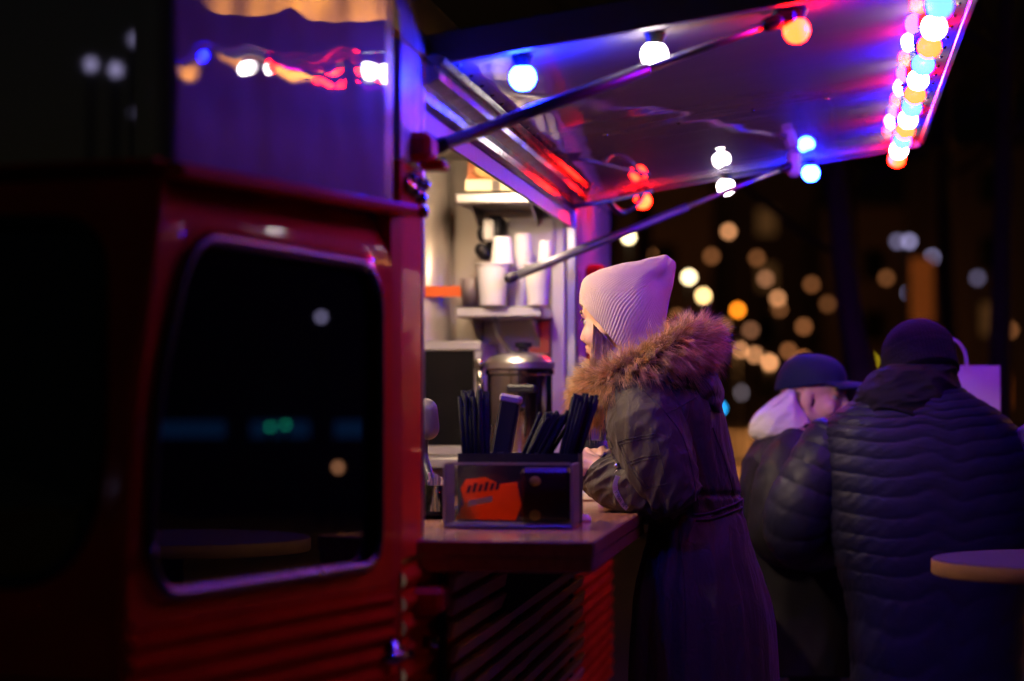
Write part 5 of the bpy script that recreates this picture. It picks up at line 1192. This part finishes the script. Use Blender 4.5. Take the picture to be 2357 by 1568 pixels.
M['farwall'] = mat('far_render', (0.30, 0.2, 0.13), 0.85, var=0.25, vs=0.4); M['lit_pane'] = emit('lit_pane', (1.0, 0.45, 0.14), 0.05)
far_house(1420, 1640, 118, 12, 'brown house at the left end of the street', 1); far_house(1650, 1880, 135, 15, 'taller brown house in the middle of the street end', 2); far_house(1895, 2130, 122, 11, 'low brown house behind the leaning tree', 3); far_house(2150, 2420, 112, 13, 'brown house at the right end of the street', 4)
# trees
def tree(base, top, r, seed, label, n=9):
    rg = random.Random(seed); base = np.array(base, float); top = np.array(top, float)
    e = thing('bare_tree', label, 'tree', base, 'trees round the square')
    mid = (base + top)/2 + np.array([rg.uniform(-.15, .15), rg.uniform(-.15, .15), 0]); tr = catmull([base, mid, top], 24)
    g = MB(); g.tube(tr, np.linspace(r, r*0.45, 24), 14, disp=lambda s, th: r*0.18*N3(math.cos(th)*1.5, math.sin(th)*1.5, s*14 + seed)); g.build('trunk', M['bark'], e, smooth=True)
    g = MB()
    def branch(p, d, L, rr, lev):
        q = [p]; dd_ = np.array(d)
        for k in range(5):
            dd_ = nrm(dd_ + np.array([rg.gauss(0, .16), rg.gauss(0, .16), rg.gauss(0.05, .12)])); q.append(q[-1] + dd_*L/5)
        g.tube(q, np.linspace(rr, rr*0.4, 6), 7)
        if lev > 0:
            for k in range(4 if lev > 1 else 3):
                i = rg.randint(2, 5); branch(q[i], nrm(dd_ + np.array([rg.gauss(0, .7), rg.gauss(0, .7), rg.gauss(.15, .4)])), L*rg.uniform(.5, .75), rr*0.5, lev - 1)
    for k in range(n):
        i = rg.randint(11, 23); a = rg.uniform(0, 6.28); branch(tr[i], nrm([math.cos(a), math.sin(a), rg.uniform(.3, 1.1)]), rg.uniform(1.2, 2.2), r*0.35, 2)
    g.build('crown', M['bark'], e, smooth=True)
def gp(x, d): p = P(x, 915, d); return (p[0], p[1], 0.0)
a = gp(2110, 11.5); b = P(1880, 330, 11.5); tree(a, b + np.array([0, 0, 1.0]), 0.085, 3, 'leaning bare tree between the hatch lights and black beanie')
a = gp(1948, 14.5); b = P(1940, 300, 14.5); tree(a, b + np.array([0, 0, 1.6]), 0.06, 5, 'straight bare tree behind the navy cap')
a = gp(2290, 13.0); b = P(2330, 200, 13.0); tree(a, b + np.array([0, 0, 1.4]), 0.07, 9, 'thick bare tree behind the paper bag')
a = gp(1480, 24.0); b = P(1490, 300, 24.0); tree(a, b + np.array([0, 0, 3]), 0.10, 12, 'bare tree far down the street left of the lamps')
a = gp(2215, 20.0); b = P(2200, 300, 20.0); tree(a, b + np.array([0, 0, 2.5]), 0.09, 14, 'bare tree farther off beside the orange sign')
# house across the square, to the right of the picture; the van's paint and windows mirror it
hb_ = np.array([13.6, 24.5, 0.0]); hn = nrm([-0.66, -0.75, 0]); hs = np.array([hn[1], -hn[0], 0])*-1
e = thing('corner_house', 'ochre house front with blue lit shop window mirrored in the van', 'building', hb_)
def face(name, s0, s1, z0, z1, out, th, m, par=None):
    c = hb_ + hs*(s0+s1)/2 + hn*(out - th/2) + np.array([0, 0, (z0+z1)/2]); g = MB(); g.box(c, (s1-s0, th, z1-z0), ax=[hs, hn, [0, 0, 1]], bevel=0.01); return g.build(name, m, par or e)
face('house_wall', -4.2, 9.0, 2.9, 9.0, 0.0, 4.0, M['ochre']); face('ground_floor', -4.2, 9.0, 0, 2.9, 0.02, 4.0, M['stone']); face('cornice', -4.3, 9.1, 2.85, 3.15, 0.25, 0.3, M['stone']); face('roof', -4.4, 9.2, 9.0, 9.4, 0.4, 4.6, M['dark_metal'])
bl_ = emit('shop_glow', (0.015, 0.16, 0.55), 0.30)
for i, (s0, s1) in enumerate(((-4.0, -3.0), (-2.9, -2.2), (-2.0, -1.0), (-0.8, -0.5), (-0.3, 0.2), (0.4, 1.3), (1.4, 2.0), (2.2, 3.0), (3.2, 4.4), (4.6, 5.2), (5.4, 6.6), (6.9, 8.4))):
    w = face('shop_window', s0, s1, 0.70, 1.35, 0.05, 0.05, M['dark_metal']); face('window_pane', s0 + 0.05, s1 - 0.05, 0.90, 1.10, 0.056, 0.02, bl_, w)
for s0 in (-3.4, -1.4, 0.6):
    w = face('house_window', s0, s0 + 1.0, 3.3, 4.6, 0.03, 0.06, M['stone']); face('window_pane', s0 + 0.08, s0 + 0.92, 3.38, 4.52, 0.036, 0.03, M['glass_black'], w)
for s0 in (-3.0, -0.2, 2.0):
    q = hb_ + hs*s0 + hn*0.9 + np.array([0, 0, 5.3]); spot_light(q, 750, (1.0, 0.62, 0.2), 0.1, up=True)
    g = MB(); g.tube([hb_ + hs*s0 + np.array([0, 0, 5.1]), q - np.array([0, 0, 0.15])], 0.02, 8); g.lathe([(0.0, -0.16), (0.12, -0.14), (0.13, -0.12)], q, 14); g.build('wall_lamp', M['dark_metal'], e)
# street lamps behind the viewer and beside the square, seen only as reflections in the van
def mirrored(x, y, p0, n, dist):
    d = nrm(P(x, y, 1.0) - CP); t = np.dot(np.asarray(p0) - CP, n)/np.dot(d, n); h = CP + d*t; r = d - 2*np.dot(d, n)*n; return h + r*dist
back = [(215, 150, 'f', 16, 'lav', 'street lamp behind the viewer, left of three mirrored in the van front', 7), (272, 162, 'f', 15, 'lav', 'street lamp behind the viewer, middle of three mirrored in the van front', 7), (315, 92, 'f', 17, 'lav', 'street lamp behind the viewer, highest mirrored in the van front', 4), (316, 262, 'f', 18, 'lav', 'street lamp behind the viewer, lowest mirrored in the van front', 5),
        (742, 730, 'd', 22, 'lav', 'pale street lamp beside the square mirrored high in the cab window', 9), (781, 1076, 'd', 20, 'dim', 'low rosy lamp beside the square mirrored in the cab window corner', 9), (625, 983, 'd', 24, 'green', 'left green lamp mirrored in the cab window', 9), (660, 978, 'd', 24, 'green', 'right green lamp mirrored in the cab window', 9)]
LK['green'] = ((0.02, 1.0, 0.5), 1)
for x, y, wh, dist, k, lab, st in back:
    p0, n_ = (Fp(0.2, 1.8), -dd) if wh == 'f' else (W(0.4, 1.4), nn)
    p = mirrored(x, y, p0, n_, dist); r = (0.02 if k == 'green' else 0.03) if wh == 'd' else 0.045
    e = thing('street_lamp', lab, 'street lamp', (p[0], p[1], 0), 'lamps mirrored in the van')
    g = MB(); g.ellipsoid(p, [(r, 0, 0), (0, r, 0), (0, 0, r*1.2)], 16, 10); g.build('lamp_globe', emit('lamp_' + k, LK[k][0], st*(0.8 if wh == 'd' else 0.45)), e, smooth=True)
    g = MB(); g.tube([(p[0], p[1], 0.0), (p[0], p[1], max(0.1, p[2] - r*1.22))], 0.03, 8); g.build('lamp_pole', M['dark_metal'], e, smooth=True)
# keep helper marks out of the saved file
for o in scene.objects:
    if '_local' in o: del o['_local']
